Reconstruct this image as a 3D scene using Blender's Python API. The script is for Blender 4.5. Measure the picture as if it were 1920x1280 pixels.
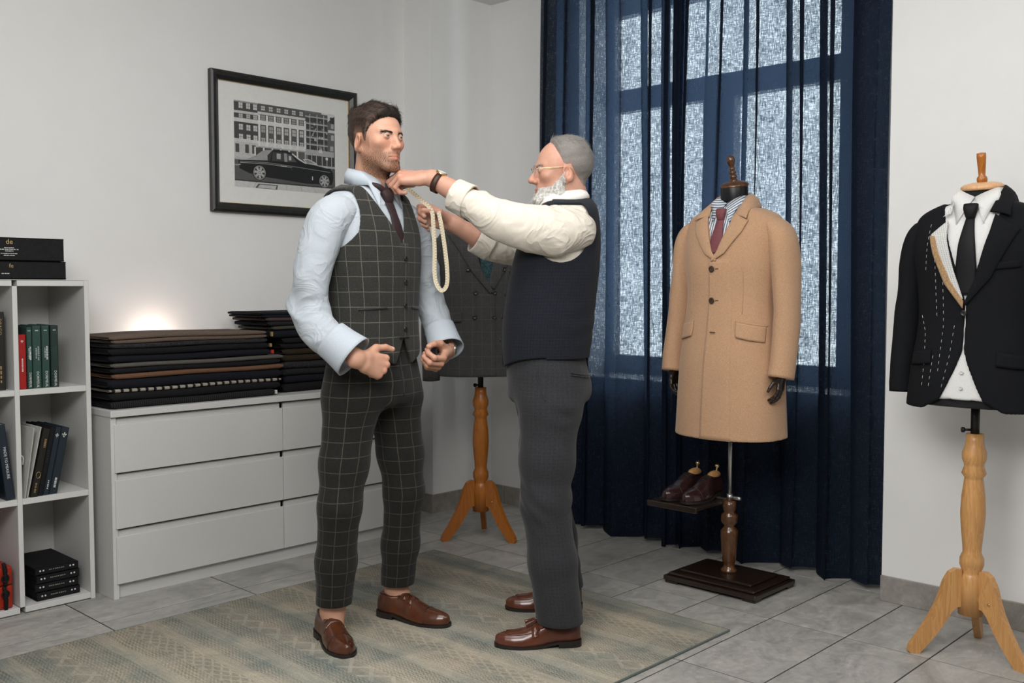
import bpy, bmesh, math, random
import numpy as np
from mathutils import Matrix, Vector
from math import sin, cos, pi, radians, sqrt, atan2, hypot

for o in list(bpy.data.objects): bpy.data.objects.remove(o)
SC = bpy.context.scene
COL = SC.collection

# ---------------------------------------------------------------- camera
cam_d = bpy.data.cameras.new('camera'); cam = bpy.data.objects.new('camera', cam_d); COL.objects.link(cam)
cam.location = (0, 0, 1.22)
cam.rotation_euler = (radians(90 - 3.06), 0, radians(43.69 - 90))
cam_d.lens = 35; cam_d.sensor_width = 36; cam_d.clip_start = .05
SC.camera = cam

# ---------------------------------------------------------------- world, lights, exposure
W = bpy.data.worlds.new('world'); SC.world = W; W.use_nodes = True
bg = W.node_tree.nodes['Background']; bg.inputs[0].default_value = (.90, .95, 1.0, 1); bg.inputs[1].default_value = 8.5

def area(name, loc, target, size, power, color=(1, .97, .93), sy=None, spread=None):
    l = bpy.data.lights.new(name, 'AREA'); l.energy = power; l.color = color
    l.shape = 'RECTANGLE'; l.size = size; l.size_y = sy or size
    if spread: l.spread = spread
    o = bpy.data.objects.new(name, l); COL.objects.link(o); o.location = loc
    d = Vector(target) - Vector(loc); o.rotation_euler = d.to_track_quat('-Z', 'Y').to_euler()
    return o
area('ceiling_light_large', (.15, .90, 2.72), (2.3, 2.5, 1.2), 1.6, 118, (1, .985, .965))
area('ceiling_light_window_side', (2.3, .2, 2.74), (2.9, 1.9, 1.0), 1.1, 24, (1, .985, .965))
area('ceiling_light_middle', (1.6, 1.9, 2.78), (1.6, 1.9, 0), 1.3, 26, (1, .985, .965))

SC.view_settings.view_transform = 'Standard'; SC.view_settings.look = 'None'
SC.view_settings.gamma = 1; SC.view_settings.use_curve_mapping = False
SC.view_settings.exposure = 0.0
SC.cycles.use_denoising = True
SC.cycles.max_bounces = 6; SC.cycles.diffuse_bounces = 4; SC.cycles.use_adaptive_sampling = True; SC.cycles.adaptive_threshold = .04; SC.cycles.transparent_max_bounces = 10; SC.cycles.sample_clamp_indirect = 6

RNG = np.random.default_rng(7); random.seed(7)

# ---------------------------------------------------------------- node helper
class NT:
    def __init__(s, name):
        s.m = bpy.data.materials.new(name); s.m.use_nodes = True; s.t = s.m.node_tree
        s.b = s.t.nodes['Principled BSDF']; s.out = s.t.nodes['Material Output']
    def n(s, ty, **kw):
        x = s.t.nodes.new(ty)
        for k, v in kw.items(): setattr(x, k, v)
        return x
    def put(s, inp, v):
        if isinstance(v, bpy.types.NodeSocket): s.t.links.new(v, inp)
        elif isinstance(v, (tuple, list)) and len(v) == 3 and inp.type == 'RGBA': inp.default_value = (*v, 1)
        else: inp.default_value = v
    def math(s, op, a, b=0.0, c=None):
        x = s.n('ShaderNodeMath', operation=op); s.put(x.inputs[0], a); s.put(x.inputs[1], b)
        if c is not None: s.put(x.inputs[2], c)
        return x.outputs[0]
    def mix(s, f, a, b, mode='MIX'):
        x = s.n('ShaderNodeMix', data_type='RGBA', blend_type=mode)
        s.put(x.inputs[0], f); s.put(x.inputs[6], a); s.put(x.inputs[7], b); return x.outputs[2]
    def coord(s, which='Object'): return s.n('ShaderNodeTexCoord').outputs[which]
    def sep(s, v):
        x = s.n('ShaderNodeSeparateXYZ'); s.put(x.inputs[0], v); return x.outputs
    def comb(s, a, b, c):
        x = s.n('ShaderNodeCombineXYZ'); s.put(x.inputs[0], a); s.put(x.inputs[1], b); s.put(x.inputs[2], c); return x.outputs[0]
    def scale(s, v, sc, off=(0, 0, 0)):
        x = s.n('ShaderNodeMapping'); s.put(x.inputs[0], v); x.inputs['Scale'].default_value = sc if isinstance(sc, tuple) else (sc,) * 3
        s.put(x.inputs['Location'], off); return x.outputs[0]
    def noise(s, v, sc, det=3, rough=.55, dist=0):
        x = s.n('ShaderNodeTexNoise'); s.put(x.inputs['Vector'], v); x.inputs['Scale'].default_value = sc
        x.inputs['Detail'].default_value = det; x.inputs['Roughness'].default_value = rough; x.inputs['Distortion'].default_value = dist
        return x.outputs['Fac']
    def ramp(s, f, stops, interp='LINEAR'):
        x = s.n('ShaderNodeValToRGB'); s.put(x.inputs[0], f); r = x.color_ramp; r.interpolation = interp
        while len(r.elements) < len(stops): r.elements.new(.5)
        for e, (p, c) in zip(r.elements, stops):
            e.position = p; e.color = (*c, 1) if len(c) == 3 else c
        return x.outputs[0]
    def bump(s, h, strength=.3, dist=.002):
        x = s.n('ShaderNodeBump'); s.put(x.inputs['Height'], h); x.inputs['Strength'].default_value = strength
        x.inputs['Distance'].default_value = dist; s.t.links.new(x.outputs[0], s.b.inputs['Normal'])
    def line(s, u, period, width):       # 1 on thin lines every <period>
        f = s.math('FRACT', s.math('DIVIDE', u, period))
        return s.math('LESS_THAN', s.math('ABSOLUTE', s.math('SUBTRACT', f, .5)), width / period / 2)

def srgb(r, g, b):
    f = lambda c: (c / 255 / 12.92) if c <= 10 else ((c / 255 + .055) / 1.055) ** 2.4
    return (f(r), f(g), f(b))

def mat(name, col, rough=.5, metal=0, nsc=8, namt=.12, bsc=0, bst=.2, spec=.5, sheen=0, coat=0, stretch=(1, 1, 1), bd=.002):
    k = NT(name); v = k.scale(k.coord(), stretch)
    f = k.noise(v, nsc, 4)
    dark = tuple(c * (1 - namt) for c in col); lite = tuple(min(1, c * (1 + namt)) for c in col)
    k.put(k.b.inputs['Base Color'], k.ramp(f, [(.3, dark), (.7, lite)]))
    k.b.inputs['Roughness'].default_value = rough; k.b.inputs['Metallic'].default_value = metal
    k.b.inputs['Specular IOR Level'].default_value = spec
    if sheen: k.b.inputs['Sheen Weight'].default_value = sheen; k.b.inputs['Sheen Roughness'].default_value = .4
    if coat: k.b.inputs['Coat Weight'].default_value = coat; k.b.inputs['Coat Roughness'].default_value = .15
    if bsc: k.bump(k.noise(v, bsc, 3), bst, bd)
    return k.m

def fabric(name, col, nsc=260, namt=.25, rough=.9, sheen=.15, big=.12, wr=0, wrs=9):
    """woven cloth: fine mottling, large soft variation, thread bump"""
    k = NT(name); v = k.coord()
    f = k.noise(v, nsc, 2); g = k.noise(v, 7, 3)
    c1 = k.ramp(f, [(.3, tuple(c * (1 - namt) for c in col)), (.7, tuple(min(1, c * (1 + namt)) for c in col))])
    c2 = k.mix(1.0, c1, k.ramp(g, [(.3, (1 - big,) * 3), (.7, (1, 1, 1))]), 'MULTIPLY')
    k.put(k.b.inputs['Base Color'], c2); k.b.inputs['Roughness'].default_value = rough
    k.b.inputs['Specular IOR Level'].default_value = .25
    k.b.inputs['Sheen Weight'].default_value = sheen; k.b.inputs['Sheen Roughness'].default_value = .5
    h = f
    if wr: h = k.math('ADD', k.math('MULTIPLY', f, .05), k.math('MULTIPLY', k.math('POWER', k.math('SUBTRACT', 1.0, k.math('ABSOLUTE', k.math('SUBTRACT', k.math('MULTIPLY', k.noise(v, wrs, 2, .5, 1.2), 2.0), 1.0))), 3.0), wr))
    k.bump(h, .35 if not wr else .55, .012 if wr else .0012)
    return k.m

# ---------------------------------------------------------------- mesh helpers
def link(o, parent=None, kind=None, label=None, cat=None, group=None):
    COL.objects.link(o)
    if parent is not None: o.parent = parent
    tag(o, label, cat, group, kind); return o
def tag(o, label=None, cat=None, group=None, kind=None):
    if label: o['label'] = label
    if cat: o['category'] = cat
    if group: o['group'] = group
    if kind: o['kind'] = kind
    return o
def thing(name, loc, rz, label, cat, group=None):
    o = bpy.data.objects.new(name, None); o.empty_display_size = .05; o.location = loc; o.rotation_euler = (0, 0, rz)
    return link(o, None, None, label, cat, group)

def mesh(name, V, F, m, smooth=True, uv=None, wrap=None, col=None, auto=None):
    me = bpy.data.meshes.new(name)
    V = np.asarray(V, float)
    F = [tuple(int(i) for i in f) for f in F] if not isinstance(F, np.ndarray) else F.tolist()
    me.from_pydata(V.tolist(), [], F)
    for mm in (m if isinstance(m, (list, tuple)) else [m]): me.materials.append(mm)
    if smooth: me.polygons.foreach_set('use_smooth', [True] * len(me.polygons))
    if uv is not None:
        lv = np.zeros(len(me.loops), int); me.loops.foreach_get('vertex_index', lv)
        L = np.asarray(uv, float)[lv].copy()
        if wrap:
            st = np.zeros(len(me.polygons), int); tot = st.copy()
            me.polygons.foreach_get('loop_start', st); me.polygons.foreach_get('loop_total', tot)
            fid = np.repeat(np.arange(len(st)), tot)
            mx = np.full(len(st), -1e9); np.maximum.at(mx, fid, L[:, 0])
            L[:, 0] += np.where(mx[fid] - L[:, 0] > wrap / 2, wrap, 0)
        ul = me.uv_layers.new(name='UVMap'); ul.data.foreach_set('uv', L.ravel())
    if col is not None:
        c = np.ones((len(V), 4)); c[:, :3] = col
        at = me.color_attributes.new('Col', 'FLOAT_COLOR', 'POINT'); at.data.foreach_set('color', c.ravel())
    me.update(); me.validate()
    return me
def part(name, VF, m, parent=None, smooth=True, kind=None, label=None, cat=None, group=None, loc=None, rot=None, **kw):
    me = mesh(name, VF[0], VF[1], m, smooth, **kw)
    o = bpy.data.objects.new(name, me)
    if loc is not None: o.location = loc
    if rot is not None: o.rotation_euler = rot
    return link(o, parent, kind, label, cat, group)

def join(*parts):
    V = []; F = []; n = 0
    for v, f in parts:
        v = np.asarray(v, float); V.append(v); F += [tuple(int(i) + n for i in q) for q in f]; n += len(v)
    return np.concatenate(V), F
def xf(VF, loc=(0, 0, 0), rz=0, rx=0, ry=0, s=1):
    R = (Matrix.Rotation(rz, 3, 'Z') @ Matrix.Rotation(ry, 3, 'Y') @ Matrix.Rotation(rx, 3, 'X'))
    return np.asarray(VF[0], float) * s @ np.array(R).T + np.array(loc), VF[1]

_boxc = {}
def box(x0, x1, y0, y1, z0, z1, bev=.002, seg=1):
    bm = bmesh.new(); bmesh.ops.create_cube(bm, size=1)
    s = (x1 - x0, y1 - y0, z1 - z0)
    for v in bm.verts:
        v.co = Vector((v.co.x * s[0] + (x0 + x1) / 2, v.co.y * s[1] + (y0 + y1) / 2, v.co.z * s[2] + (z0 + z1) / 2))
    b = min(bev, min(abs(q) for q in s) * .45)
    if b > 0: bmesh.ops.bevel(bm, geom=bm.edges[:], offset=b, segments=seg, affect='EDGES', profile=.5)
    bm.verts.index_update()
    V = np.array([v.co[:] for v in bm.verts]); F = [tuple(v.index for v in f.verts) for f in bm.faces]; bm.free()
    return V, F

def lathe(prof, n=28, cap=True):
    prof = np.asarray(prof, float); a = np.linspace(0, 2 * pi, n, endpoint=False)
    V = np.concatenate([np.stack([r * np.cos(a), r * np.sin(a), np.full(n, z)], 1) for r, z in prof])
    F = []
    for i in range(len(prof) - 1):
        for j in range(n):
            k = (j + 1) % n; F.append((i * n + j, i * n + k, (i + 1) * n + k, (i + 1) * n + j))
    if cap: F.append(tuple(range(n - 1, -1, -1))); F.append(tuple((len(prof) - 1) * n + j for j in range(n)))
    return V, F

def smooth_pts(P, n):
    """Catmull-Rom resample of control rows"""
    P = np.asarray(P, float); m = len(P); Q = np.concatenate([2 * P[:1] - P[1:2], P, 2 * P[-1:] - P[-2:-1]])
    t = np.linspace(0, m - 1 - 1e-9, n); i = t.astype(int); u = (t - i)[:, None]
    p0, p1, p2, p3 = Q[i], Q[i + 1], Q[i + 2], Q[i + 3]
    return .5 * (2 * p1 + (p2 - p0) * u + (2 * p0 - 5 * p1 + 4 * p2 - p3) * u ** 2 + (3 * p1 - p0 - 3 * p2 + p3) * u ** 3)

def frames(P, ref=(0, 0, 1)):
    T = np.gradient(P, axis=0); T /= np.linalg.norm(T, axis=1)[:, None] + 1e-12
    N = np.zeros_like(P); r = np.array(ref, float); r = r - T[0] * (r @ T[0])
    if np.linalg.norm(r) < 1e-4: r = np.array([1., 0, 0]) - T[0] * T[0][0]
    N[0] = r / np.linalg.norm(r)
    for i in range(1, len(P)):
        q = N[i - 1] - T[i] * (N[i - 1] @ T[i]); N[i] = q / (np.linalg.norm(q) + 1e-12)
    return T, N, np.cross(T, N)

def loft(ctrl, n=24, seg=20, ref=(0, 0, 1), cap=True, disp=None, uvs=False, exp=2.0, closed_round=0):
    """ctrl rows: x,y,z, r_along_ref, r_other. disp(t, ang) adds radial offset"""
    C_ = smooth_pts(ctrl, n); P = C_[:, :3]; T, N, B = frames(P, ref)
    a = np.linspace(0, 2 * pi, seg, endpoint=False); t = np.linspace(0, 1, n)
    ca, sa = np.cos(a), np.sin(a)
    if exp != 2.0:
        q = (np.abs(ca) ** exp + np.abs(sa) ** exp) ** (-1 / exp); ca, sa = ca * q, sa * q
    V = []
    for i in range(n):
        d = disp(t[i], a, P[i]) if disp else 0
        r1 = np.maximum(C_[i, 3] + d, 1e-4); r2 = np.maximum(C_[i, 4] + d, 1e-4)
        V.append(P[i] + (N[i][None] * (ca * r1)[:, None]) + (B[i][None] * (sa * r2)[:, None]))
    V = np.concatenate(V); F = []
    for i in range(n - 1):
        for j in range(seg):
            k = (j + 1) % seg; F.append((i * seg + j, i * seg + k, (i + 1) * seg + k, (i + 1) * seg + j))
    if cap: F.append(tuple(range(seg - 1, -1, -1))); F.append(tuple((n - 1) * seg + j for j in range(seg)))
    if uvs:
        L = np.concatenate([[0], np.cumsum(np.linalg.norm(np.diff(P, axis=0), axis=1))])
        rm = C_[:, 3:5].mean()
        uv = np.stack([np.tile(a * rm, n), np.repeat(L, seg)], 1)
        return V, F, uv, 2 * pi * rm
    return V, F
def tube(P, r, seg=8, n=None, ref=(0, 0, 1)):
    P = np.asarray(P, float); n = n or max(len(P) * 4, 2)
    r = np.broadcast_to(np.asarray(r, float), (len(P),))
    return loft(np.column_stack([P, r, r]), n, seg, ref)
def ball(c, r, nu=16, nv=10):
    r = np.broadcast_to(np.asarray(r, float), (3,))
    th = np.linspace(0, pi, nv + 1)[1:-1]
    V, F = lathe([(sin(t), -cos(t)) for t in th], nu)
    return V * r + np.array(c), F

def prism(poly, y0, y1):
    """polygon in (x,z), extruded along y (ngon caps)"""
    n = len(poly); V = np.array([(x, y0, z) for x, z in poly] + [(x, y1, z) for x, z in poly])
    F = [tuple(range(n)), tuple(range(2 * n - 1, n - 1, -1))] + [(i, i + n, (i + 1) % n + n, (i + 1) % n) for i in range(n)]
    return V, F

def text(s, size, extrude=.0003, align='CENTER', font_x=1.0):
    """lettering lying in the local x,y plane, centred"""
    c = bpy.data.curves.new('t', 'FONT'); c.body = s; c.size = size; c.extrude = extrude; c.align_x = align; c.align_y = 'CENTER'
    c.resolution_u = 2
    o = bpy.data.objects.new('t', c); COL.objects.link(o)
    dg = bpy.context.evaluated_depsgraph_get(); me = bpy.data.meshes.new_from_object(o.evaluated_get(dg))
    V = np.array([v.co[:] for v in me.vertices]); F = [tuple(p.vertices) for p in me.polygons]
    bpy.data.objects.remove(o); bpy.data.curves.remove(c); bpy.data.meshes.remove(me)
    V[:, 0] *= font_x
    return V, F

# ---------------------------------------------------------------- implicit surfaces
def smin(a, b, k):
    h = np.clip(.5 + .5 * (b - a) / k, 0, 1); return b + (a - b) * h - k * h * (1 - h)
def smax(a, b, k): return -smin(-a, -b, k)
def s_cap(p, a, b, ra, rb):
    a = np.array(a, float); b = np.array(b, float); d = b - a
    t = np.clip(((p - a) @ d) / (d @ d + 1e-12), 0, 1)
    return np.linalg.norm(p - a - t[:, None] * d, axis=1) - (ra + (rb - ra) * t)
def s_ell(p, c, r, R=None):
    q = p - np.array(c, float)
    if R is not None: q = q @ R
    r = np.array(r, float); k0 = np.linalg.norm(q / r, axis=1); k1 = np.linalg.norm(q / r ** 2, axis=1)
    return k0 * (k0 - 1) / np.maximum(k1, 1e-9)
def s_chain(p, pts, rad, k=.01):
    d = None
    for i in range(len(pts) - 1):
        c = s_cap(p, pts[i], pts[i + 1], rad[i], rad[i + 1]); d = c if d is None else smin(d, c, k)
    return d
def sdf_mesh(fn, lo, hi, h):
    lo = np.array(lo, float); n = np.ceil((np.array(hi) - lo) / h).astype(int) + 1
    ax = [lo[i] + h * np.arange(n[i]) for i in range(3)]
    S4 = 4; nb = (n - 2) // S4 + 1                       # coarse pass, then only the blocks near the surface
    cx = [lo[i] + h * S4 * np.arange(nb[i] + 1) for i in range(3)]
    G = np.stack(np.meshgrid(*cx, indexing='ij'), -1); Dc = fn(G.reshape(-1, 3)).reshape(nb + 1)
    mn = np.full(nb, 1e9)
    for a in (0, 1):
        for b in (0, 1):
            for c in (0, 1): mn = np.minimum(mn, np.abs(Dc[a:nb[0] + a, b:nb[1] + b, c:nb[2] + c]))
    act = np.repeat(np.repeat(np.repeat(mn < S4 * h * 2.0, S4, 0), S4, 1), S4, 2)
    M_ = np.zeros(nb * S4 + 1, bool)
    for a in (0, 1):
        for b in (0, 1):
            for c in (0, 1): M_[a:nb[0] * S4 + a, b:nb[1] * S4 + b, c:nb[2] * S4 + c] |= act
    D = np.repeat(np.repeat(np.repeat(Dc, S4, 0), S4, 1), S4, 2)[:n[0], :n[1], :n[2]].copy(); M_ = M_[:n[0], :n[1], :n[2]]
    Q_ = np.argwhere(M_); val = np.empty(len(Q_))
    for i in range(0, len(Q_), 60000): val[i:i + 60000] = fn(lo + h * Q_[i:i + 60000])
    D[tuple(Q_.T)] = val
    D[0], D[-1] = 1, 1; D[:, 0] = 1; D[:, -1] = 1; D[:, :, 0] = 1; D[:, :, -1] = 1
    S = D < 0
    off = [(i, j, k) for i in (0, 1) for j in (0, 1) for k in (0, 1)]
    sl = lambda A, o: A[o[0]:A.shape[0] - 1 + o[0], o[1]:A.shape[1] - 1 + o[1], o[2]:A.shape[2] - 1 + o[2]]
    cnt = sum(sl(S, o).astype(np.int8) for o in off)
    I = np.argwhere((cnt > 0) & (cnt < 8))
    c = np.stack([D[I[:, 0] + o[0], I[:, 1] + o[1], I[:, 2] + o[2]] for o in off], 1)
    acc = np.zeros((len(I), 3)); num = np.zeros(len(I))
    for a in range(8):
        for b in range(a + 1, 8):
            oa, ob = np.array(off[a]), np.array(off[b])
            if abs(oa - ob).sum() != 1: continue
            s = (c[:, a] < 0) != (c[:, b] < 0)
            t = np.where(s, c[:, a] / np.where(s, c[:, a] - c[:, b], 1), 0)
            acc += np.where(s[:, None], oa + t[:, None] * (ob - oa), 0); num += s
    V = lo + h * (I + acc / num[:, None])
    idx = -np.ones(np.array(D.shape) - 1, int); idx[tuple(I.T)] = np.arange(len(I))
    Fs = []
    for ax_ in range(3):
        u, v = [(1, 2), (2, 0), (0, 1)][ax_]
        A = np.moveaxis(S, (ax_, u, v), (0, 1, 2)); ID = np.moveaxis(idx, (ax_, u, v), (0, 1, 2))
        e = A[:-1, 1:-1, 1:-1] != A[1:, 1:-1, 1:-1]
        E = np.argwhere(e); i, j, k = E[:, 0], E[:, 1] + 1, E[:, 2] + 1
        q = np.stack([ID[i, j - 1, k - 1], ID[i, j, k - 1], ID[i, j, k], ID[i, j - 1, k]], 1)
        ins = A[i, j, k]
        q[~ins] = q[~ins][:, ::-1]
        Fs.append(q)
    F = np.concatenate(Fs)
    F = F[(F >= 0).all(1)]
    return V, F
def vnormals(V, F):
    F = np.asarray(F); n = np.cross(V[F[:, 2]] - V[F[:, 0]], V[F[:, 3]] - V[F[:, 1]]) if F.shape[1] == 4 else np.cross(V[F[:, 1]] - V[F[:, 0]], V[F[:, 2]] - V[F[:, 0]])
    N = np.zeros_like(V)
    for j in range(F.shape[1]): np.add.at(N, F[:, j], n)
    return N / (np.linalg.norm(N, axis=1)[:, None] + 1e-12)
def vnoise(p, sc, seed=0, octv=2):
    """cheap smooth pseudo noise in -1..1 (sum of rotated sines)"""
    r = np.random.default_rng(seed); o = np.zeros(len(p)); w = 0
    for k in range(octv):
        for _ in range(4):
            d = r.normal(size=3); d /= np.linalg.norm(d); f = sc * (1.9 ** k) * r.uniform(.7, 1.3)
            o += np.sin(p @ d * f + r.uniform(0, 6.28)) * .5 ** k; w += .5 ** k
    return o / w * 1.6
# ---------------------------------------------------------------- materials of the room
def wall_mat(name, col):
    k = NT(name); v = k.coord()
    f = k.noise(v, 3.5, 5, .6); g = k.noise(v, 60, 3)
    k.put(k.b.inputs['Base Color'], k.ramp(f, [(.25, tuple(c * .96 for c in col)), (.75, col)]))
    k.b.inputs['Roughness'].default_value = .75; k.b.inputs['Specular IOR Level'].default_value = .3
    k.bump(k.math('ADD', g, k.math('MULTIPLY', f, .5)), .08, .003); return k.m
M_WALL = wall_mat('white_plaster', (.80, .80, .79))
M_CEIL = wall_mat('ceiling_paint', (.76, .76, .75))
M_WHITE = mat('white_laminate', (.60, .60, .585), .38, nsc=3, namt=.02, bsc=120, bst=.03)
M_GROUT = mat('dark_grout', (.05, .047, .043), .9, nsc=60)
def stone(name, c1, c2, c3, rough=.42):
    k = NT(name); v = k.coord('Object'); oi = k.n('ShaderNodeObjectInfo')
    sh = k.math('MULTIPLY', oi.outputs['Random'], 37.0)
    v = k.n('ShaderNodeVectorMath', operation='ADD'); k.put(v.inputs[0], k.coord('Object')); k.put(v.inputs[1], k.comb(sh, sh, sh)); v = v.outputs[0]
    a = k.noise(k.scale(v, (1.3, 1.9, 1.5)), 3.6, 7, .66, 1.1); b = k.noise(v, 38, 5, .7, .4); c = k.noise(v, 210, 2)
    base = k.ramp(a, [(.28, c1), (.5, c2), (.74, c3)])
    base = k.mix(.5, base, k.ramp(b, [(.35, (.55, .55, .55)), (.7, (1.1, 1.1, 1.08))]), 'MULTIPLY')
    base = k.mix(.22, base, k.ramp(oi.outputs['Random'], [(0, (.8, .8, .82)), (1, (1.12, 1.1, 1.05))]), 'MULTIPLY')
    k.put(k.b.inputs['Base Color'], base); k.put(k.b.inputs['Roughness'], k.ramp(b, [(.3, (rough - .1,) * 3), (.7, (rough + .15,) * 3)]))
    k.bump(k.math('ADD', b, k.math('MULTIPLY', a, .6)), .22, .002); return k.m
M_TILE = stone('grey_stone_tile', (.27, .265, .25), (.40, .39, .366), (.53, .51, .477))
M_SKIRT = stone('brown_grey_skirting', (.22, .205, .185), (.31, .29, .265), (.40, .375, .345), .5)

XW, YW, ZC = 4.03, 4.235, 2.805      # window wall, left wall, ceiling
X0, Y0 = -1.4, -1.4
# ---------------------------------------------------------------- floor: slab with every tile a piece of its own
floor = part('floor', box(X0 - .15, XW + .32, Y0 - .15, YW + .15, -.12, -.0014, 0), M_GROUT, kind='structure')
TX, TY, GAP = .578, .2908, .0052
xs = [3.282 + TX * k for k in range(-9, 3)]; ys = [1.814 + TY * k for k in range(-12, 10)]
tile_me = mesh('tile', *box(GAP / 2, TX - GAP / 2, GAP / 2, TY - GAP / 2, -.008, 0, .0008), M_TILE, smooth=False)
for i in range(len(xs) - 1):
    for j in range(len(ys) - 1):
        x0, x1 = max(xs[i], X0), min(xs[i + 1], XW); y0, y1 = max(ys[j], Y0), min(ys[j + 1], YW)
        if x1 - x0 < .02 or y1 - y0 < .02: continue
        full = x1 - x0 > TX - 1e-6 and y1 - y0 > TY - 1e-6
        me = tile_me if full else mesh('tile', *box(GAP / 2, x1 - x0 - GAP / 2, GAP / 2, y1 - y0 - GAP / 2, -.008, 0, .0012), M_TILE, smooth=False)
        t = bpy.data.objects.new('tile', me); t.location = (x0, y0, 0); link(t, floor)
# ---------------------------------------------------------------- walls
part('wall_left', box(X0, 3.581, YW, YW + .15, -.01, ZC, 0), M_WALL, kind='structure', smooth=False)
part('wall_pier', box(3.581, XW, 4.015, YW + .15, -.01, ZC, 0), M_WALL, kind='structure', smooth=False)
WY0, WY1, WZ0, WZ1, WD = 1.86, 3.367, .76, 2.74, .32       # window opening in the window wall
parts = [box(XW, XW + WD, WY1, YW + .15, -.01, ZC, 0), box(XW, XW + WD, X0, WY0, -.01, ZC, 0),
         box(XW, XW + WD, WY0, WY1, -.01, WZ0, 0), box(XW, XW + WD, WY0, WY1, WZ1, ZC, 0)]
part('wall_window', join(*parts), M_WALL, kind='structure', smooth=False)
part('wall_right', box(3.782, XW, Y0, 1.61, -.01, ZC, 0), M_WALL, kind='structure', smooth=False)
M_WALLG = wall_mat('bounce_cutting_grey', (.34, .335, .325))  # darker grey put on the two unseen walls to cut bounced light
part('wall_back', box(X0 - .15, X0, Y0, YW, -.01, ZC, 0), M_WALLG, kind='structure', smooth=False)
part('wall_front', box(X0, XW, Y0 - .15, Y0, -.01, ZC, 0), M_WALLG, kind='structure', smooth=False)
part('ceiling', box(X0 - .15, XW + WD, Y0 - .15, YW + .15, ZC, ZC + .1, 0), M_CEIL, kind='structure', smooth=False)
# skirting boards, made of stone slabs
def skirting(name, axis, at, out, a0, a1, step, h=.1):
    r = bpy.data.objects.new(name, None); link(r, None, 'structure')
    a = a0
    while a < a1 - .01:
        b = min(a + step, a1)
        bb = (a + .0015, b - .0015)
        q = box(*bb, *sorted((at, at + out)), 0, h, .0015) if axis == 'x' else box(*sorted((at, at + out)), *bb, 0, h, .0015)
        part('skirting_slab', q, M_SKIRT, r, smooth=False); a = b
skirting('baseboard_right', 'y', 3.782, -.012, -.7, 1.612, .578)
skirting('baseboard_pier', 'x', 4.015, -.012, 3.569, XW - .012, .45)
skirting('baseboard_pier_side', 'y', 3.581, -.012, 4.003, YW, .3)
skirting('baseboard_window', 'y', XW, -.012, 3.51, 4.003, .13)
# ---------------------------------------------------------------- window in its deep reveal
M_FRAME = mat('dark_window_paint', (.16, .16, .165), .4, nsc=12, namt=.05)
FX = XW + WD - .06
win = bpy.data.objects.new('window_1', None); link(win, None, 'structure')
part('window_frame', join(box(FX, FX + .06, WY0, WY0 + .2, WZ0, WZ1), box(FX, FX + .06, WY1 - .03, WY1, WZ0, WZ1),
     box(FX, FX + .06, WY0, WY1, WZ0, WZ0 + .1), box(FX, FX + .06, WY0, WY1, WZ1 - .08, WZ1)), M_FRAME, win, smooth=False)
part('transom_bar', box(FX - .01, FX + .06, WY0, WY1, 2.155, 2.27, .004), M_FRAME, win, smooth=False)
part('mullion', box(FX - .01, FX + .06, 2.6, 2.775, WZ0, 2.155, .004), M_FRAME, win, smooth=False)
gk = NT('window_glass'); tr = gk.n('ShaderNodeBsdfTransparent'); gl = gk.n('ShaderNodeBsdfGlossy'); gl.inputs['Roughness'].default_value = .02
ms = gk.n('ShaderNodeMixShader'); nf = gk.noise(gk.coord(), 2, 2)
gk.put(tr.inputs[0], gk.ramp(nf, [(0, (.90, .93, .93)), (1, (.95, .97, .97))])); ms.inputs[0].default_value = .06
gk.t.links.new(tr.outputs[0], ms.inputs[1]); gk.t.links.new(gl.outputs[0], ms.inputs[2]); gk.t.links.new(ms.outputs[0], gk.out.inputs[0])
for y0, y1, z0, z1 in ((WY0 + .2, 2.6, WZ0 + .1, 2.155), (2.775, WY1 - .03, WZ0 + .1, 2.155), (WY0 + .2, WY1 - .03, 2.27, WZ1 - .08)):
    part('window_pane', box(FX + .025, FX + .033, y0, y1, z0, z1, 0), gk.m, win, smooth=False)
part('window_sill', box(XW - .02, FX, WY0, WY1, WZ0 - .03, WZ0 + .005, .004), M_WHITE, win, smooth=False)
# ---------------------------------------------------------------- curtains: open-weave navy linen
def curtain_mat():
    k = NT('navy_open_weave_linen'); v = k.coord()
    y = k.scale(v, (1, 1, .35)); hz = k.scale(v, (1, .3, 1.2))
    a = k.noise(k.scale(v, (1, 240, 34)), 1, 3, .6); b = k.noise(k.scale(v, (1, 40, 240)), 1, 3, .6); big = k.noise(k.scale(v, (1, 1, .6)), 14, 3)
    w = k.math('ADD', k.math('MULTIPLY', a, .55), k.math('MULTIPLY', b, .45))
    w = k.math('ADD', w, k.math('MULTIPLY', k.math('SUBTRACT', big, .5), .12))
    open_ = k.ramp(w, [(.40, (.012,) * 3), (.50, (.06,) * 3), (.64, (.175,) * 3)])
    k.put(k.b.inputs['Base Color'], k.ramp(w, [(.35, (.008, .013, .027)), (.65, (.016, .025, .048))]))
    k.b.inputs['Roughness'].default_value = .95; k.b.inputs['Specular IOR Level'].default_value = .15
    k.bump(w, .3, .001)
    tl = k.n('ShaderNodeBsdfTranslucent'); k.put(tl.inputs[0], (.026, .042, .072))
    m1 = k.n('ShaderNodeMixShader'); m1.inputs[0].default_value = .45
    k.t.links.new(k.b.outputs[0], m1.inputs[1]); k.t.links.new(tl.outputs[0], m1.inputs[2])
    tp = k.n('ShaderNodeBsdfTransparent'); k.put(tp.inputs[0], (.86, .93, .97))
    m2 = k.n('ShaderNodeMixShader'); k.put(m2.inputs[0], open_)
    k.t.links.new(m1.outputs[0], m2.inputs[1]); k.t.links.new(tp.outputs[0], m2.inputs[2]); k.t.links.new(m2.outputs[0], k.out.inputs[0])
    return k.m
M_CURT = curtain_mat()
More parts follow.
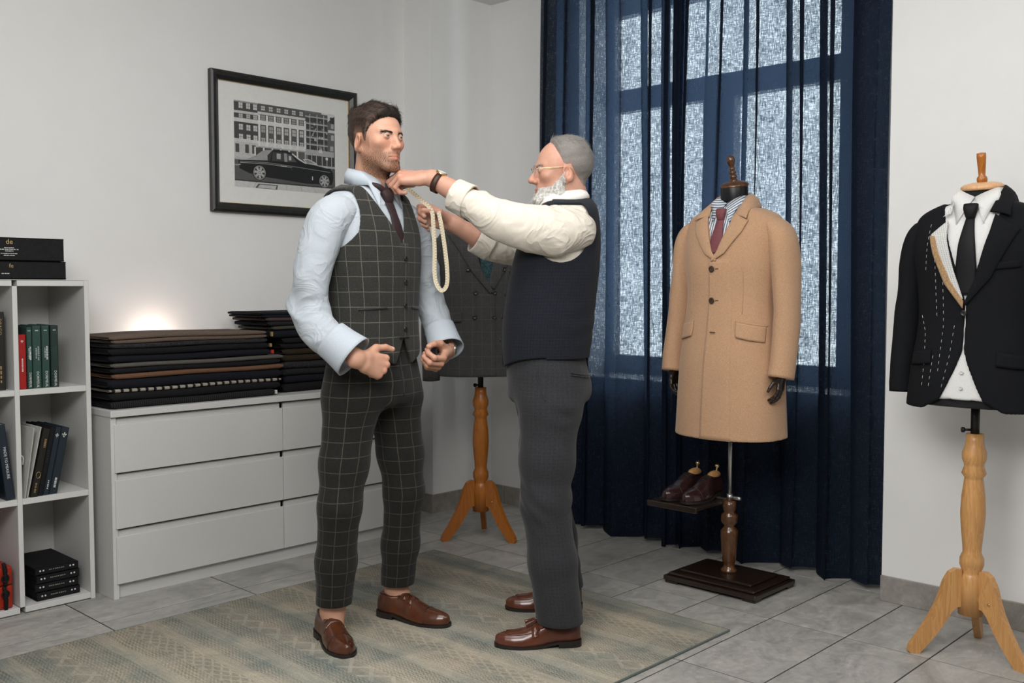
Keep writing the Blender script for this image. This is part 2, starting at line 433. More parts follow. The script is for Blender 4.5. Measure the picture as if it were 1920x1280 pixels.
def curtain(name, y0, y1, folds, seed, label, xc=3.93, depth=.052, dense=None):
    r = np.random.default_rng(seed); nu, nv = 420, 26
    s = np.linspace(0, 1, nu)
    ph = np.zeros(nu)
    dens = np.ones(nu) * 1.0
    for c, wd, amp in (dense or []): dens += amp * np.exp(-((s - c) / wd) ** 2)
    g = dens * (1 + .5 * np.interp(s, np.linspace(0, 1, 9), r.uniform(-1, 1, 9)))
    ph = np.cumsum(g); ph = ph / ph[-1] * folds * 2 * pi
    amp = depth * (.55 + .5 * np.interp(s, np.linspace(0, 1, 12), r.uniform(0, 1, 12)))
    V = []
    zt, zb = 2.80, .012
    for j in range(nv):
        z = zt + (zb - zt) * j / (nv - 1); q = j / (nv - 1)
        sway = .012 * np.sin(s * 9 + q * 2.1 + seed) * q
        x = xc - amp * (.75 + .55 * q) * np.sin(ph + .25 * np.sin(q * 3 + seed)) - .02 * q + sway
        y = y0 + (y1 - y0) * s + .72 * amp * np.sin(2 * ph + .6) * (1 - .35 * q) + .010 * np.sin(q * 4 + s * 6)
        V.append(np.stack([np.minimum(x, XW - .012), y, np.full(nu, z) + (.012 * np.sin(ph * .5 + 1) if j == nv - 1 else 0)], 1))
    V = np.concatenate(V)
    F = [(j * nu + i, j * nu + i + 1, (j + 1) * nu + i + 1, (j + 1) * nu + i) for j in range(nv - 1) for i in range(nu - 1)]
    return part(name, (V, F), M_CURT, label=label, cat='curtain', group='navy linen window curtains')
curtain('curtain', 1.655, 2.682, 6.0, 3, 'right navy linen curtain hanging behind the camel coat', dense=[(.97, .05, 1.2)])
curtain('curtain', 2.615, 3.50, 6.5, 11, 'left navy linen curtain hanging behind the grey-haired man', dense=[(.08, .07, 1.8), (.9, .08, .5)], xc=3.912)
# ---------------------------------------------------------------- rug
def rug_mat():
    k = NT('banded_woven_rug'); v = k.coord(); x, y, z = k.sep(v)
    warp = k.noise(k.scale(v, (1, 1, 1)), 2.2, 3)
    xx = k.math('ADD', x, k.math('MULTIPLY', k.math('SUBTRACT', warp, .5), .05))
    tri = lambda u, p: k.math('PINGPONG', u, p)
    yz = k.math('MULTIPLY', tri(y, .011), .7)
    chev = k.math('FRACT', k.math('DIVIDE', k.math('ADD', xx, yz), .0125))                 # fine zigzag ribs
    chev = k.math('GREATER_THAN', chev, .5)
    dg1 = k.math('FRACT', k.math('DIVIDE', k.math('ADD', xx, k.math('MULTIPLY', y, .55)), .032))
    dg2 = k.math('FRACT', k.math('DIVIDE', k.math('SUBTRACT', xx, k.math('MULTIPLY', y, .55)), .032))
    net = k.math('MAXIMUM', k.math('LESS_THAN', dg1, .26), k.math('LESS_THAN', dg2, .26)) # small diamond net
    dg3 = k.math('FRACT', k.math('DIVIDE', k.math('ADD', xx, k.math('MULTIPLY', y, .8)), .085))
    dg4 = k.math('FRACT', k.math('DIVIDE', k.math('SUBTRACT', xx, k.math('MULTIPLY', y, .8)), .085))
    net2 = k.math('MAXIMUM', k.math('LESS_THAN', dg3, .2), k.math('LESS_THAN', dg4, .2))
    band = k.math('FRACT', k.math('DIVIDE', xx, .62))
    G = lambda s_: k.ramp(band, [(p, (c,) * 3) for p, c in s_], 'CONSTANT')
    m_chev = G([(0, 1), (.12, 0), (.2, 1), (.31, 0), (.5, 1), (.60, 0), (.7, 1), (.82, 0), (.93, 1)])
    m_net = G([(0, 0), (.31, 1), (.42, 0)]); m_net2 = G([(0, 0), (.82, 1), (.93, 0)])
    streak = k.noise(k.scale(v, (60, 2.5, 1)), 3, 4, .6); blot = k.noise(v, 5, 5, .65, .6); fine = k.noise(k.scale(v, (1, .6, 1)), 230, 3, .7)
    base = k.ramp(band, [(0, srgb(150, 146, 132)), (.1, srgb(120, 124, 116)), (.22, srgb(160, 150, 134)), (.34, srgb(136, 130, 116)),
                         (.45, srgb(165, 152, 134)), (.58, srgb(112, 120, 116)), (.7, srgb(140, 138, 126)), (.8, srgb(104, 112, 108)), (.93, srgb(156, 148, 134))])
    base = k.mix(.55, base, k.ramp(blot, [(.3, srgb(105, 114, 112)), (.55, srgb(150, 146, 134)), (.75, srgb(168, 155, 136))]))
    base = k.mix(.6, base, k.ramp(streak, [(.3, (.72, .71, .69)), (.65, (1.25, 1.22, 1.17))]), 'MULTIPLY'); base = k.mix(1.0, base, (1.36, 1.35, 1.36), 'MULTIPLY')
    dark = k.mix(1.0, base, (.46, .48, .48), 'MULTIPLY'); lite = k.mix(.35, base, srgb(190, 182, 165))
    wear = k.math('MULTIPLY', k.ramp(k.noise(v, 9, 4), [(.3, (.25,) * 3), (.65, (1, 1, 1))]), .75)
    c = k.mix(k.math('MULTIPLY', k.math('MULTIPLY', chev, m_chev), wear), base, dark)
    c = k.mix(k.math('MULTIPLY', m_net, .6), c, k.mix(net, k.mix(.55, base, dark), lite))
    c = k.mix(k.math('MULTIPLY', k.math('MULTIPLY', m_net2, .8), wear), c, k.mix(net2, k.mix(.75, base, dark), lite))
    c = k.mix(.5, c, k.ramp(fine, [(.3, (.45,) * 3), (.7, (1.35,) * 3)]), 'MULTIPLY')
    k.put(k.b.inputs['Base Color'], c); k.b.inputs['Roughness'].default_value = .95; k.b.inputs['Specular IOR Level'].default_value = .15
    h = k.math('ADD', k.math('MULTIPLY', k.math('MULTIPLY', chev, m_chev), -.4), k.math('ADD', k.math('MULTIPLY', net, m_net), fine))
    k.bump(h, .5, .0025); return k.m
M_RUG = rug_mat(); M_RUGE = fabric('teal_grey_rug_binding', srgb(92, 104, 100), 300)
rug = thing('rug', (.75, 1.845, 0), 0, 'faded grey and beige banded rug under the two men', 'rug')
part('rug_field', box(.004, 2.302, .004, 1.569, .001, .009, .003), M_RUG, rug)
part('rug_binding', join(box(0, 2.306, 0, .006, 0, .0085, .002), box(0, 2.306, 1.567, 1.573, 0, .0085, .002), box(2.300, 2.306, 0, 1.573, 0, .0085, .002), box(0, .006, 0, 1.573, 0, .0085, .002)), M_RUGE, rug)
# ---------------------------------------------------------------- chest of drawers
DX0, DX1, DY, DZ = 1.70, 3.25, 3.766, .745
dr = thing('chest_of_drawers', (DX0, DY, 0), 0, 'long white six-drawer chest standing against the left wall', 'chest')
DW = DX1 - DX0; DD = .44
part('side_panel', box(0, .022, .012, DD, 0, DZ - .026, .001), M_WHITE, dr, smooth=False)
part('side_panel', box(DW - .022, DW, .012, DD, 0, DZ - .026, .001), M_WHITE, dr, smooth=False)
part('top_panel', box(-.004, DW + .004, 0, DD, DZ - .026, DZ, .0015), M_WHITE, dr, smooth=False)
part('back_panel', box(.022, DW - .022, DD - .012, DD - .002, .02, DZ - .026, 0), M_WHITE, dr, smooth=False)
part('plinth', box(.022, DW - .022, .03, .05, 0, .062, .001), M_WHITE, dr, smooth=False)
part('centre_panel', box(DW / 2 - .011, DW / 2 + .011, .052, DD - .02, .062, DZ - .026, 0), M_WHITE, dr, smooth=False)
for z0, z1 in ((.500, .690), (.279, .471), (.0605, .2485)):
    for x0, x1 in ((.012, DW / 2 - .0015), (DW / 2 + .0015, DW - .012)):
        d = part('drawer', box(x0, x1, .004, .022, z0, z1, .0015), M_WHITE, dr, smooth=False)
        # grip lip: bevelled rail set back above the front
        part('grip_rail', box(x0 + .012, x1 - .002, .022, .04, z0 + .01, z1 + .022, .004), M_WHITE, d, smooth=False)
# ---------------------------------------------------------------- cube shelf
SX1, SY, SZ = 1.664, 3.863, 1.25
sh = thing('cube_shelf', (SX1, SY, 0), 0, 'tall white open cube shelf with books at the left edge', 'shelf')
SD = .36; cols = [(-.265, -.018), (-.53, -.283), (-.795, -.548)]
for x0, x1 in ((-.018, 0), (-.283, -.265), (-.548, -.53), (-.813, -.795)):
    part('upright', box(x0, x1, 0, SD, 0 if x0 in (-.018, -.813) else .026, SZ if x0 in (-.018, -.813) else SZ - .022, .0012), M_WHITE, sh, smooth=False)
SHZ = [(.004, .026), (.412, .434), (.821, .843), (SZ - .022, SZ - .001)]
for z0, z1 in SHZ:
    for x0, x1 in cols: part('shelf_board', box(x0 + .0003, x1 - .0003, .001, SD - .01, z0, z1, .001), M_WHITE, sh, smooth=False)
part('shelf_board', box(-.813, 0, 0, SD, SZ, SZ + .004, .001), M_WHITE, sh, smooth=False)
part('back_panel', box(-.81, -.003, SD - .009, SD - .001, .006, SZ - .003, 0), M_WHITE, sh, smooth=False)
SZ += .004
# ---------------------------------------------------------------- lettering helpers
M_GOLD = mat('gold_foil', (.62, .46, .20), .35, .8, nsc=60, namt=.15)
M_SILV = mat('silver_print', (.62, .64, .62), .5, .1, nsc=60, namt=.1)
M_PAPER = mat('cream_card', (.62, .61, .57), .8, nsc=80, namt=.06)
M_BLACKC = mat('black_bookcloth', (.007, .007, .008), .65, nsc=120, namt=.4, bsc=420, bst=.15, spec=.22)
M_GREY_LINEN = fabric('grey_linen_cover', (.22, .22, .21), 240)
def on_front(VF, x, z, y, vertical=False):
    """lettering on a face that looks towards -y; vertical = reading downwards"""
    V, F = VF; V = V.copy()
    if vertical: V = np.stack([V[:, 1], -V[:, 0], V[:, 2]], 1)
    return np.stack([V[:, 0] + x, y - V[:, 2], V[:, 1] + z], 1), F
def dashes(n, x, z, y, w, h, gap, seed=0):
    r = np.random.default_rng(seed); out = []; cx = x - w / 2
    for i in range(n):
        ww = w / n * r.uniform(.45, .8); out.append(box(cx, cx + ww, y - .0004, y, z - h / 2, z + h / 2, 0)); cx += w / n
    return join(*out)
def dashes_v(n, x, z, y, w, h, seed=0):
    r = np.random.default_rng(seed); out = []; cz = z + h / 2
    for i in range(n):
        hh = h / n * r.uniform(.45, .8); out.append(box(x - w / 2, x + w / 2, y - .0004, y, cz - hh, cz, 0)); cz -= h / n
    return join(*out)
# fleur ornament made of three petals
def fleur(x, z, y, s):
    o = []
    for a, l in ((90, 1.0), (35, .8), (145, .8), (270, .6), (0, .45), (180, .45)):
        o.append(xf(box(0, s * l, -.0004, 0, -s * .16, s * .16, 0), (x, y, z), ry=-radians(a)))
    return join(*o)
# ---------------------------------------------------------------- two black boxes on the shelf
def sample_box(x0, x1, z0, z1, name, label):
    y0, y1 = -.005, .27
    t = thing(name, (SX1, SY, 0), 0, label, 'box', 'black boxes on the shelf')
    part('cover', join(box(x0, x1, y0, y0 + .004, z0, z1, .001), box(x0, x1 + .001, y0, y1, z0, z0 + .004, .001), box(x0, x1 + .001, y0, y1, z1 - .004, z1, .001), box(x0, x1, y1 - .004, y1, z0, z1, .001)), M_BLACKC, t, smooth=False)
    part('page_block', box(x0 + .004, x1 - .003, y0 + .004, y1 - .02, z0 + .004, z1 - .004, .001), M_GREY_LINEN, t, smooth=False)
    return t
b1 = sample_box(-.52, -.088, SZ, SZ + .066, 'sample_box', 'black lidded box lying directly on the white shelf top')
b2 = sample_box(-.52, -.094, SZ + .067, SZ + .152, 'sample_box', 'thicker black box on top, with gold emblem and small lettering')
part('lettering', on_front(text('de', .026, .0002), -.29, SZ + .136, -.0053), M_GOLD, b2, smooth=False)
for k, (n, w, dz) in enumerate(((9, .035, .114), (11, .066, .108), (9, .03, .102), (10, .06, .093), (8, .04, .086))):
    part('small_print', dashes(n, -.29, SZ + dz, -.0052, w, .003, 0, k), M_SILV, b2, smooth=False)
part('lettering', on_front(text('fe', .022, .0002), -.285, SZ + .048, -.0053), M_GOLD, b1, smooth=False)
part('small_print', dashes(5, -.305, SZ + .02, -.0052, .028, .003, 0, 9), M_SILV, b1, smooth=False)
# ---------------------------------------------------------------- books
def book_mat(name, c, rough=.5): return mat(name, c, rough, nsc=60, namt=.12, bsc=300, bst=.1)
M_GREENB = book_mat('dark_green_bookcloth', srgb(38, 66, 60)); M_GREENB2 = book_mat('deep_green_bookcloth', srgb(27, 46, 42))
M_REDB = book_mat('red_bookcloth', srgb(150, 16, 12)); M_DARKB = book_mat('dark_brown_bookcloth', srgb(24, 20, 16))
M_NAVYB = book_mat('navy_bookcloth', srgb(20, 34, 46)); M_NAVY2 = book_mat('slate_navy_bookcloth', srgb(22, 36, 44))
def book(x0, x1, z0, h, depth, m, label, yoff=.0, tilt=0, pages=True, group='books in the cube shelf', cat='book', name='book'):
    w = x1 - x0
    t = thing(name, (SX1 + x0, SY + yoff, z0), 0, label, cat, group)
    if tilt: t.rotation_euler = (0, tilt, 0)
    part('cover', join(box(0, w, 0, .003, 0, h, .0015), box(0, .003, 0, depth, 0, h, .001), box(w - .003, w, 0, depth, 0, h, .001)), m, t, smooth=False)
    part('page_block', box(.003, w - .003, .003, depth - .004, .004, h - .004, .0005), M_PAPER, t, smooth=False)
    return t
Z2 = .843
part('small_print', dashes_v(12, .0135, .09, -.0002, .005, .05, 77), M_SILV, (bk := book(-.262, -.235, Z2, .205, .16, M_REDB, 'red book with silver lettering beside the green volumes', .012)), smooth=False)
part('ornament', fleur(.0135, .178, -.0002, .007), M_SILV, bk, smooth=False)
book(-.2645, -.2625, Z2, .24, .20, M_REDB, 'thin red board behind the red book', .06)
book(-.259, -.237, Z2, .236, .15, M_BLACKC, 'black book standing behind the short red book', .18)
gx = [(-.231, -.2125, M_GREENB, 'narrowest dark green volume next to the red book', 'SUPER'), (-.2095, -.1785, M_GREENB, 'second dark green volume from the red book, broad spine', 'AMADEUS 365'),
      (-.1745, -.1465, M_GREENB, 'third dark green volume from the red book', 'ROYAL 12 MODE'), (-.1405, -.112, M_GREENB2, 'rightmost and darkest green volume on the shelf', 'ICE')]
for k, (x0, x1, m, lb, ti) in enumerate(gx):
    b = book(x0, x1, Z2, .236 if k else .232, .2, m, lb, .014 + .003 * k)
    w = x1 - x0
    part('lettering', on_front(text('DORMEUIL', .0125 if k else .0115, .0002), w * .55, .033, -.0003, True), M_SILV, b, smooth=False)
    part('title', on_front(text(ti, .0085, .0002), w * .68, .132, -.0003, True) if k == 1 else dashes_v(9, w * .68, .132, -.0002, .0055, .052, k + 60), M_SILV if k < 3 else M_GREENB, b, smooth=False)
    part('small_print', dashes_v(7, w * .42, .132, 0, .0028, .04, k), M_SILV if k < 3 else M_GREENB, b, smooth=False)
    part('small_print', dashes(3, w * .55, .218, 0, .012, .0035, 0, k + 20), M_SILV, b, smooth=False)
# left column, upper cell: tall dark album
b = book(-.345, -.303, Z2, .29, .25, M_DARKB, 'tall dark brown album with gold spine lettering at frame edge', .03)
part('lettering', on_front(text('DRAGO', .017, .0002), .026, .235, -.0003, True), M_GOLD, b, smooth=False)
part('small_print', dashes_v(8, .014, .235, 0, .003, .055, 3), M_GOLD, b, smooth=False)
part('small_print', dashes_v(4, .027, .055, 0, .005, .07, 5), M_GOLD, b, smooth=False)
# left column, middle cell: leaning album
Z1 = .434
b = book(-.318, -.287, Z1, .285, .25, M_NAVYB, 'leaning navy album lettered MADE TO MEASURE', .012, -radians(6))
part('lettering', on_front(text('MADE TO MEASURE', .0135, .0002), .018, .14, -.0003, True), M_SILV, b, smooth=False)
book(-.40, -.345, Z1, .28, .25, M_NAVY2, 'navy album behind the leaning one at the frame edge', .02, -radians(6))
# middle cell: swatch books leaning to the left
TL = radians(12)
def sw(x, w, h, m, label, yo, tl=TL): return book(x, x + w, Z1 + .001, h, .24, m, label, yo, tl, group='swatch books leaning in the middle cell', name='swatch_book', cat='swatch book')
M_WB = mat('off_white_board', (.55, .55, .52), .7, nsc=40, namt=.05)
s1 = sw(-.255, .0035, .263, M_WB, 'left of two pale edged swatch boards, leaning', .004, radians(8.5))
s2 = sw(-.246, .0035, .268, M_WB, 'right of two pale edged swatch boards, leaning', .006, radians(12))
s3 = sw(-.235, .026, .262, M_DARKB, 'black swatch book with gold oval and gold lettering', .006)
part('small_print', dashes_v(6, .016, .205, -.0002, .008, .035, 71), M_GOLD, s3, smooth=False)
part('ornament', xf(tube([(.0075 * cos(a), 0, .012 * sin(a)) for a in np.linspace(0, 2 * pi, 17)], .0009, 5, 34, (0, 1, 0)), (.0135, -.0004, .085)), M_GOLD, s3)
part('small_print', dashes_v(7, .012, .036, -.0002, .006, .038, 72), M_GOLD, s3, smooth=False)
s4 = sw(-.2075, .02, .264, M_BLACKC, 'black swatch book with faint script between its neighbours', .012)
part('small_print', dashes_v(5, .011, .15, -.0002, .009, .05, 73), M_DARKB, s4, smooth=False)
s5 = sw(-.186, .021, .262, M_NAVYB, 'narrower navy swatch book with silver fleur ornament', .014)
part('ornament', fleur(.0105, .228, -.0002, .0095), M_SILV, s5, smooth=False)
part('small_print', dashes_v(5, .011, .04, 0, .004, .035, 2), M_SILV, s5, smooth=False)
s6 = sw(-.163, .029, .26, M_NAVY2, 'rightmost navy swatch book with large silver fleur', .014)
part('ornament', fleur(.0145, .228, -.0002, .012), M_SILV, s6, smooth=False)
part('small_print', dashes_v(6, .0145, .045, 0, .008, .04, 4), M_SILV, s6, smooth=False)
wl = thing('leather_wallet', (SX1 - .262, SY + .05, Z1), 0, 'small black case with metal clasps in the middle cell corner', 'case')
part('body', box(0, .016, 0, .18, 0, .15, .006, 2), M_BLACKC, wl); part('clasp', tube([(.004, -.003, .152), (.012, -.004, .156), (.02, -.002, .146), (.018, -.002, .12)], .003, 6), M_SILV, wl)
# bottom cell: stacked black swatch cases
zc = .026
for k in range(4):
    h = .033 if k < 3 else .029
    lb = ['lowest of the stacked black swatch cases on the bottom shelf', 'second black swatch case from the bottom of the stack', 'third black swatch case from the bottom of the stack', 'topmost of the stacked black swatch cases on the bottom shelf'][k]
    t = thing('swatch_case', (SX1 - .05 + (.002, -.003, .001, -.002)[k], SY + .03, zc), radians((1, -1, .5, -.5)[k]), lb, 'swatch case', 'black swatch cases on the bottom shelf')
    part('cover', join(box(-.165, 0, 0, .27, h - .004, h - .001, .001), box(-.165, 0, 0, .27, .001, .004, .001), box(-.163, 0, 0, .004, .001, h - .001, .001)), M_BLACKC, t, smooth=False)
    part('swatch_block', box(-.158, -.004, .004, .24, .004, h - .004, 0), M_BLACKC, t, smooth=False)
    for x in (-.145, -.133, -.032, -.02): part('rivet', xf(lathe([(.0035, 0), (.0035, .0012), (.002, .002)], 10), (x, 0, h * .55), rx=radians(90)), M_SILV, t)
    part('small_print', dashes(8, -.082, h * .55, -.0002, .06, .004, 0, k + 40), mat('dull_foil_%d' % k, (.22, .21, .18), .5), t, smooth=False)
    zc += h
# bottom left cell: two red cases with black strap
M_REDC = mat('red_leather', srgb(150, 34, 14), .45, nsc=90, namt=.15, bsc=240, bst=.15)
for k, (z, lb) in enumerate(((.026, 'lower red leather case with black strap at frame edge'), (.115, 'upper red leather case stacked at frame edge'))):
    t = thing('leather_case', (SX1 - .30, SY + .02, z), 0, lb, 'case', 'red leather cases')
    part('body', box(-.2, 0, 0, .24, 0, .088 if k == 0 else .07, .008, 2), M_REDC, t)
    part('stud', xf(lathe([(.004, 0), (.004, .002), (.001, .003)], 10), (-.02, 0, .045), rx=radians(90)), M_GOLD, t)
    part('strap', tube([(-.028, -.004, .0), (-.028, -.006, .04), (-.03, -.006, .07), (-.034, -.003, .088)], [.007, .008, .008, .006], 8), M_BLACKC, t)
    part('buckle', xf(tube([(.012 * cos(a), .013 * sin(a), 0) for a in np.linspace(0, 2 * pi, 13)], .003, 6, 24), (-.03, -.01, .06 if k == 0 else .03), rx=radians(90)), M_BLACKC, t)
# ---------------------------------------------------------------- fabric bolts
def bolt_mat(name, c, rough=.95, namt=.35, nsc=300, stripe=None):
    k = NT(name); v = k.coord(); x, y, z = k.sep(v)
    f = k.noise(v, nsc, 3, .7)
    b = k.ramp(f, [(.3, tuple(q * (1 - namt) for q in c)), (.7, tuple(min(1, q * (1 + namt)) for q in c))])
    if stripe: b = k.mix(k.math('MULTIPLY', k.line(x, stripe[0], stripe[1]), stripe[3] if len(stripe) > 3 else 1.0), b, stripe[2])
    k.put(k.b.inputs['Base Color'], b); k.b.inputs['Roughness'].default_value = rough; k.b.inputs['Specular IOR Level'].default_value = .2
    k.bump(f, .4, .001); return k.m
def bolt(x0, x1, y0, z0, t, m, label, depth=.30, sag=.0, tagm=None, seed=0, folds=2, left=False):
    """folded length of cloth: rounded slab, front fold bulging, ends slightly fanned"""
    r = np.random.default_rng(seed); n = 40; L = x1 - x0
    root = thing('fabric_bolt', (x0, y0, z0), 0, label, 'fabric', 'folded suit cloths on the chest')
    lay = []
    for f in range(folds):
        ta, tb = t * f / folds, t * (f + 1) / folds
        e0, e1 = r.uniform(0, .012, 2); yo = r.uniform(0, .006)
        seg = 14; ang = np.linspace(pi / 2, 3 * pi / 2, seg)
        ring_ = [(depth, tb)] + [((tb - ta) / 2 * .95 * (1 + cos(a)) + yo, (ta + tb) / 2 + (tb - ta) / 2 * .98 * sin(a)) for a in ang] + [(depth, ta)]
        ring_ = np.array(ring_); V = []
        for i in range(n):
            s = i / (n - 1); end = min(1, min(s, 1 - s) * L / .02 + .35)
            zz = (ring_[:, 1] - (ta + tb) / 2) * (end ** .5) + (ta + tb) / 2 + sag * sin(pi * s) * (ring_[:, 1] / t) + .0012 * sin(s * 9 + seed + f)
            V.append(np.stack([np.full(len(ring_), e0 + (L - e0 - e1) * s), ring_[:, 0] + .002 * sin(s * 7 + f + seed) + (1 - end) * .012, zz], 1))
        V = np.concatenate(V); k = len(ring_)
        F = [(i * k + j, i * k + (j + 1) % k, (i + 1) * k + (j + 1) % k, (i + 1) * k + j) for i in range(n - 1) for j in range(k)]
        F += [tuple(range(k)), tuple(range(n * k - 1, (n - 1) * k - 1, -1))]
        lay.append((V, F))
    for q in lay: part('cloth_fold', q, m, root)
    if tagm: part('end_tag', box(.004 if left else L - .012, .012 if left else L - .004, -.003, .012, t * .25, t * .8, .001), tagm, root, smooth=False)
    return root
M_TWEED = bolt_mat('brown_tweed', srgb(98, 84, 74), namt=.3, nsc=220)
M_BLK = bolt_mat('black_wool', (.009, .009, .0105), namt=.4); M_BLK2 = bolt_mat('blue_black_wool', (.008, .009, .013), namt=.4)
M_CHAR = bolt_mat('speckled_charcoal', (.025, .024, .026), namt=.8, nsc=160)
M_GRYW = bolt_mat('mid_grey_wool', srgb(86, 83, 78)); M_CAMW = bolt_mat('tobacco_wool', srgb(104, 76, 58)); M_CHK = bolt_mat('light_check_edge', srgb(150, 144, 134), stripe=(.034, .012, (.012, .012, .012)))
M_PIN = bolt_mat('pinstriped_black', (.009, .009, .01), stripe=(.009, .002, (.05, .05, .05), .7)); M_BRN = bolt_mat('dark_brown_tweed', srgb(44, 36, 26), namt=.6)
M_OLV = bolt_mat('grey_olive_wool', srgb(62, 62, 55)); M_PLUM = bolt_mat('plum_brown_wool', srgb(70, 56, 54)); M_RTAG = mat('red_tag', srgb(170, 40, 25), .6)
z = DZ
for k, (x1, t, m, lb, tg, x0) in enumerate((
    (2.47, .030, M_PIN, 'bottom pinstriped black cloth of the left stack', M_SILV, 1.708),
    (2.50, .034, M_BLK, 'plain black cloth under the check-edged one, left stack', None, 1.708),
    (2.50, .014, M_CHK, 'thin cloth with light check edge in the left stack', None, 1.712),
    (2.50, .040, M_BLK2, 'black cloth just above the check-edged one, left stack', None, 1.708),
    (2.515, .022, M_CAMW, 'tobacco brown cloth in the middle of left stack', None, 1.712),
    (2.50, .022, M_BLK, 'thin black cloth above the tobacco brown one, left stack', None, 1.708),
    (2.51, .018, M_GRYW, 'mid grey cloth with rounded end, left stack', None, 1.712),
    (2.455, .030, M_BLK2, 'black cloth with red end tag, left stack', M_RTAG, 1.708),
    (2.445, .028, M_BLK, 'black cloth with gold end tag, left stack', M_GOLD, 1.708),
    (2.43, .020, M_CHAR, 'speckled charcoal cloth under the brown tweed, left stack', None, 1.708),
    (2.425, .030, M_TWEED, 'brown tweed cloth on top of the left stack', None, 1.712))):
    bolt(x0, x1, 3.80, z, t - .0006, m, lb, tagm=tg, seed=k, sag=.006 if k == 10 else 0, folds=2 if t > .045 or k == 10 else 1); z += t
z = DZ
for k, (x0, t, m, lb, tg) in enumerate((
    (2.535, .040, M_BLK, 'bottom black cloth of the right stack', None), (2.535, .036, M_BLK2, 'second cloth from bottom of right stack, black', None),
    (2.535, .030, M_PIN, 'pinstriped cloth low in the right stack', None), (2.535, .036, M_CHAR, 'speckled charcoal cloth in the right stack', None),
    (2.535, .058, M_BRN, 'thick dark brown tweed in the right stack', None), (2.53, .050, M_BLK, 'thick black cloth above the brown tweed, right stack', None),
    (2.475, .038, M_BLK2, 'black cloth with gold tag, right stack', M_GOLD), (2.475, .016, M_OLV, 'thin grey olive cloth near the top of right stack', None),
    (2.46, .022, M_PIN, 'pinstriped cloth near the top of right stack', None), (2.45, .016, M_PLUM, 'plum brown folded cloth below the top, right stack', None), (2.43, .028, M_BLK2, 'blue-black folded cloth on top of right stack', None))):
    bolt(x0, 3.18 - .01 * (k % 3), 3.86, z, t - .0006, m, lb, depth=.28, tagm=tg, left=True, seed=30 + k, folds=2 if t > .045 or k == 10 else 1); z += t
# small lamp standing behind the left stack, whose glow warms the wall
M_LAMPB = mat('brass_lamp', (.5, .38, .2), .35, .8)
k_ = NT('warm_bulb'); em = k_.n('ShaderNodeEmission'); k_.put(em.inputs[0], k_.ramp(k_.noise(k_.coord(), 3), [(0, (1, .78, .66)), (1, (1, .81, .70))])); em.inputs[1].default_value = 38; k_.t.links.new(em.outputs[0], k_.out.inputs[0])
lp = thing('table_lamp', (2.10, 4.145, DZ), 0, 'small lamp glowing behind the left cloth stack', 'lamp')
part('lamp_base', lathe([(.026, 0), (.026, .01), (.008, .016), (.008, .18), (.014, .195), (.014, .216)], 20), M_LAMPB, lp)
part('bulb', ball((0, 0, .238), (.030, .030, .026)), k_.m, lp)
# ---------------------------------------------------------------- framed photograph
M_FRB = mat('black_frame_wood', (.016, .016, .015), .35, nsc=40, namt=.3); M_MATB = mat('mat_board', (.74, .745, .72), .75, nsc=50, namt=.02)
fx0, fx1, fz0, fz1 = 2.397, 3.236, 1.579, 2.233
pf = thing('picture_frame', (fx0, YW, fz0), 0, 'black framed black-and-white car photograph on the left wall', 'picture')
fw_, fh_ = fx1 - fx0, fz1 - fz0; t = .042
def mitre(p):   # four mitred frame rails, p = outer/inner corners
    out = []
    for a, b, c, d in (((0, 0), (fw_, 0), (fw_ - t, t), (t, t)), ((fw_, 0), (fw_, fh_), (fw_ - t, fh_ - t), (fw_ - t, t)), ((fw_, fh_), (0, fh_), (t, fh_ - t), (fw_ - t, fh_ - t)), ((0, fh_), (0, 0), (t, t), (t, fh_ - t))):
        q = [a, b, c, d]; V = []
        for y, sh_ in ((-.0, 0), (-.026, .0), (-.032, .35), (-.024, 1.0)):
            pass
        mid = lambda u, w, s: (u[0] + (w[0] - u[0]) * s, u[1] + (w[1] - u[1]) * s)
        prof = [(0, -.002), (0, -.028), (.25, -.033), (.6, -.030), (1, -.018), (1, -.004)]
        for s, y in prof:
            l = mid(a, d, s); r = mid(b, c, s); V += [(l[0], y, l[1]), (r[0], y, r[1])]
        F = [(2 * i, 2 * i + 1, 2 * i + 3, 2 * i + 2) for i in range(len(prof) - 1)] + [(2 * len(prof) - 2, 2 * len(prof) - 1, 1, 0), tuple(range(0, 2 * len(prof), 2)), tuple(range(2 * len(prof) - 1, 0, -2))]
        out.append((np.array(V), F))
    return out
for q in mitre(0): part('frame_rail', q, M_FRB, pf, smooth=False)
part('gilt_slip', join(*[box(a, b, -.012, -.006, c, d, 0) for a, b, c, d in ((t - .001, t + .003, t, fh_ - t), (fw_ - t - .003, fw_ - t + .001, t, fh_ - t), (t, fw_ - t, t - .001, t + .003), (t, fw_ - t, fh_ - t - .003, fh_ - t + .001))]), M_GOLD, pf, smooth=False)
part('mat_board', box(t, fw_ - t, -.007, -.003, t, fh_ - t, 0), M_MATB, pf, smooth=False)
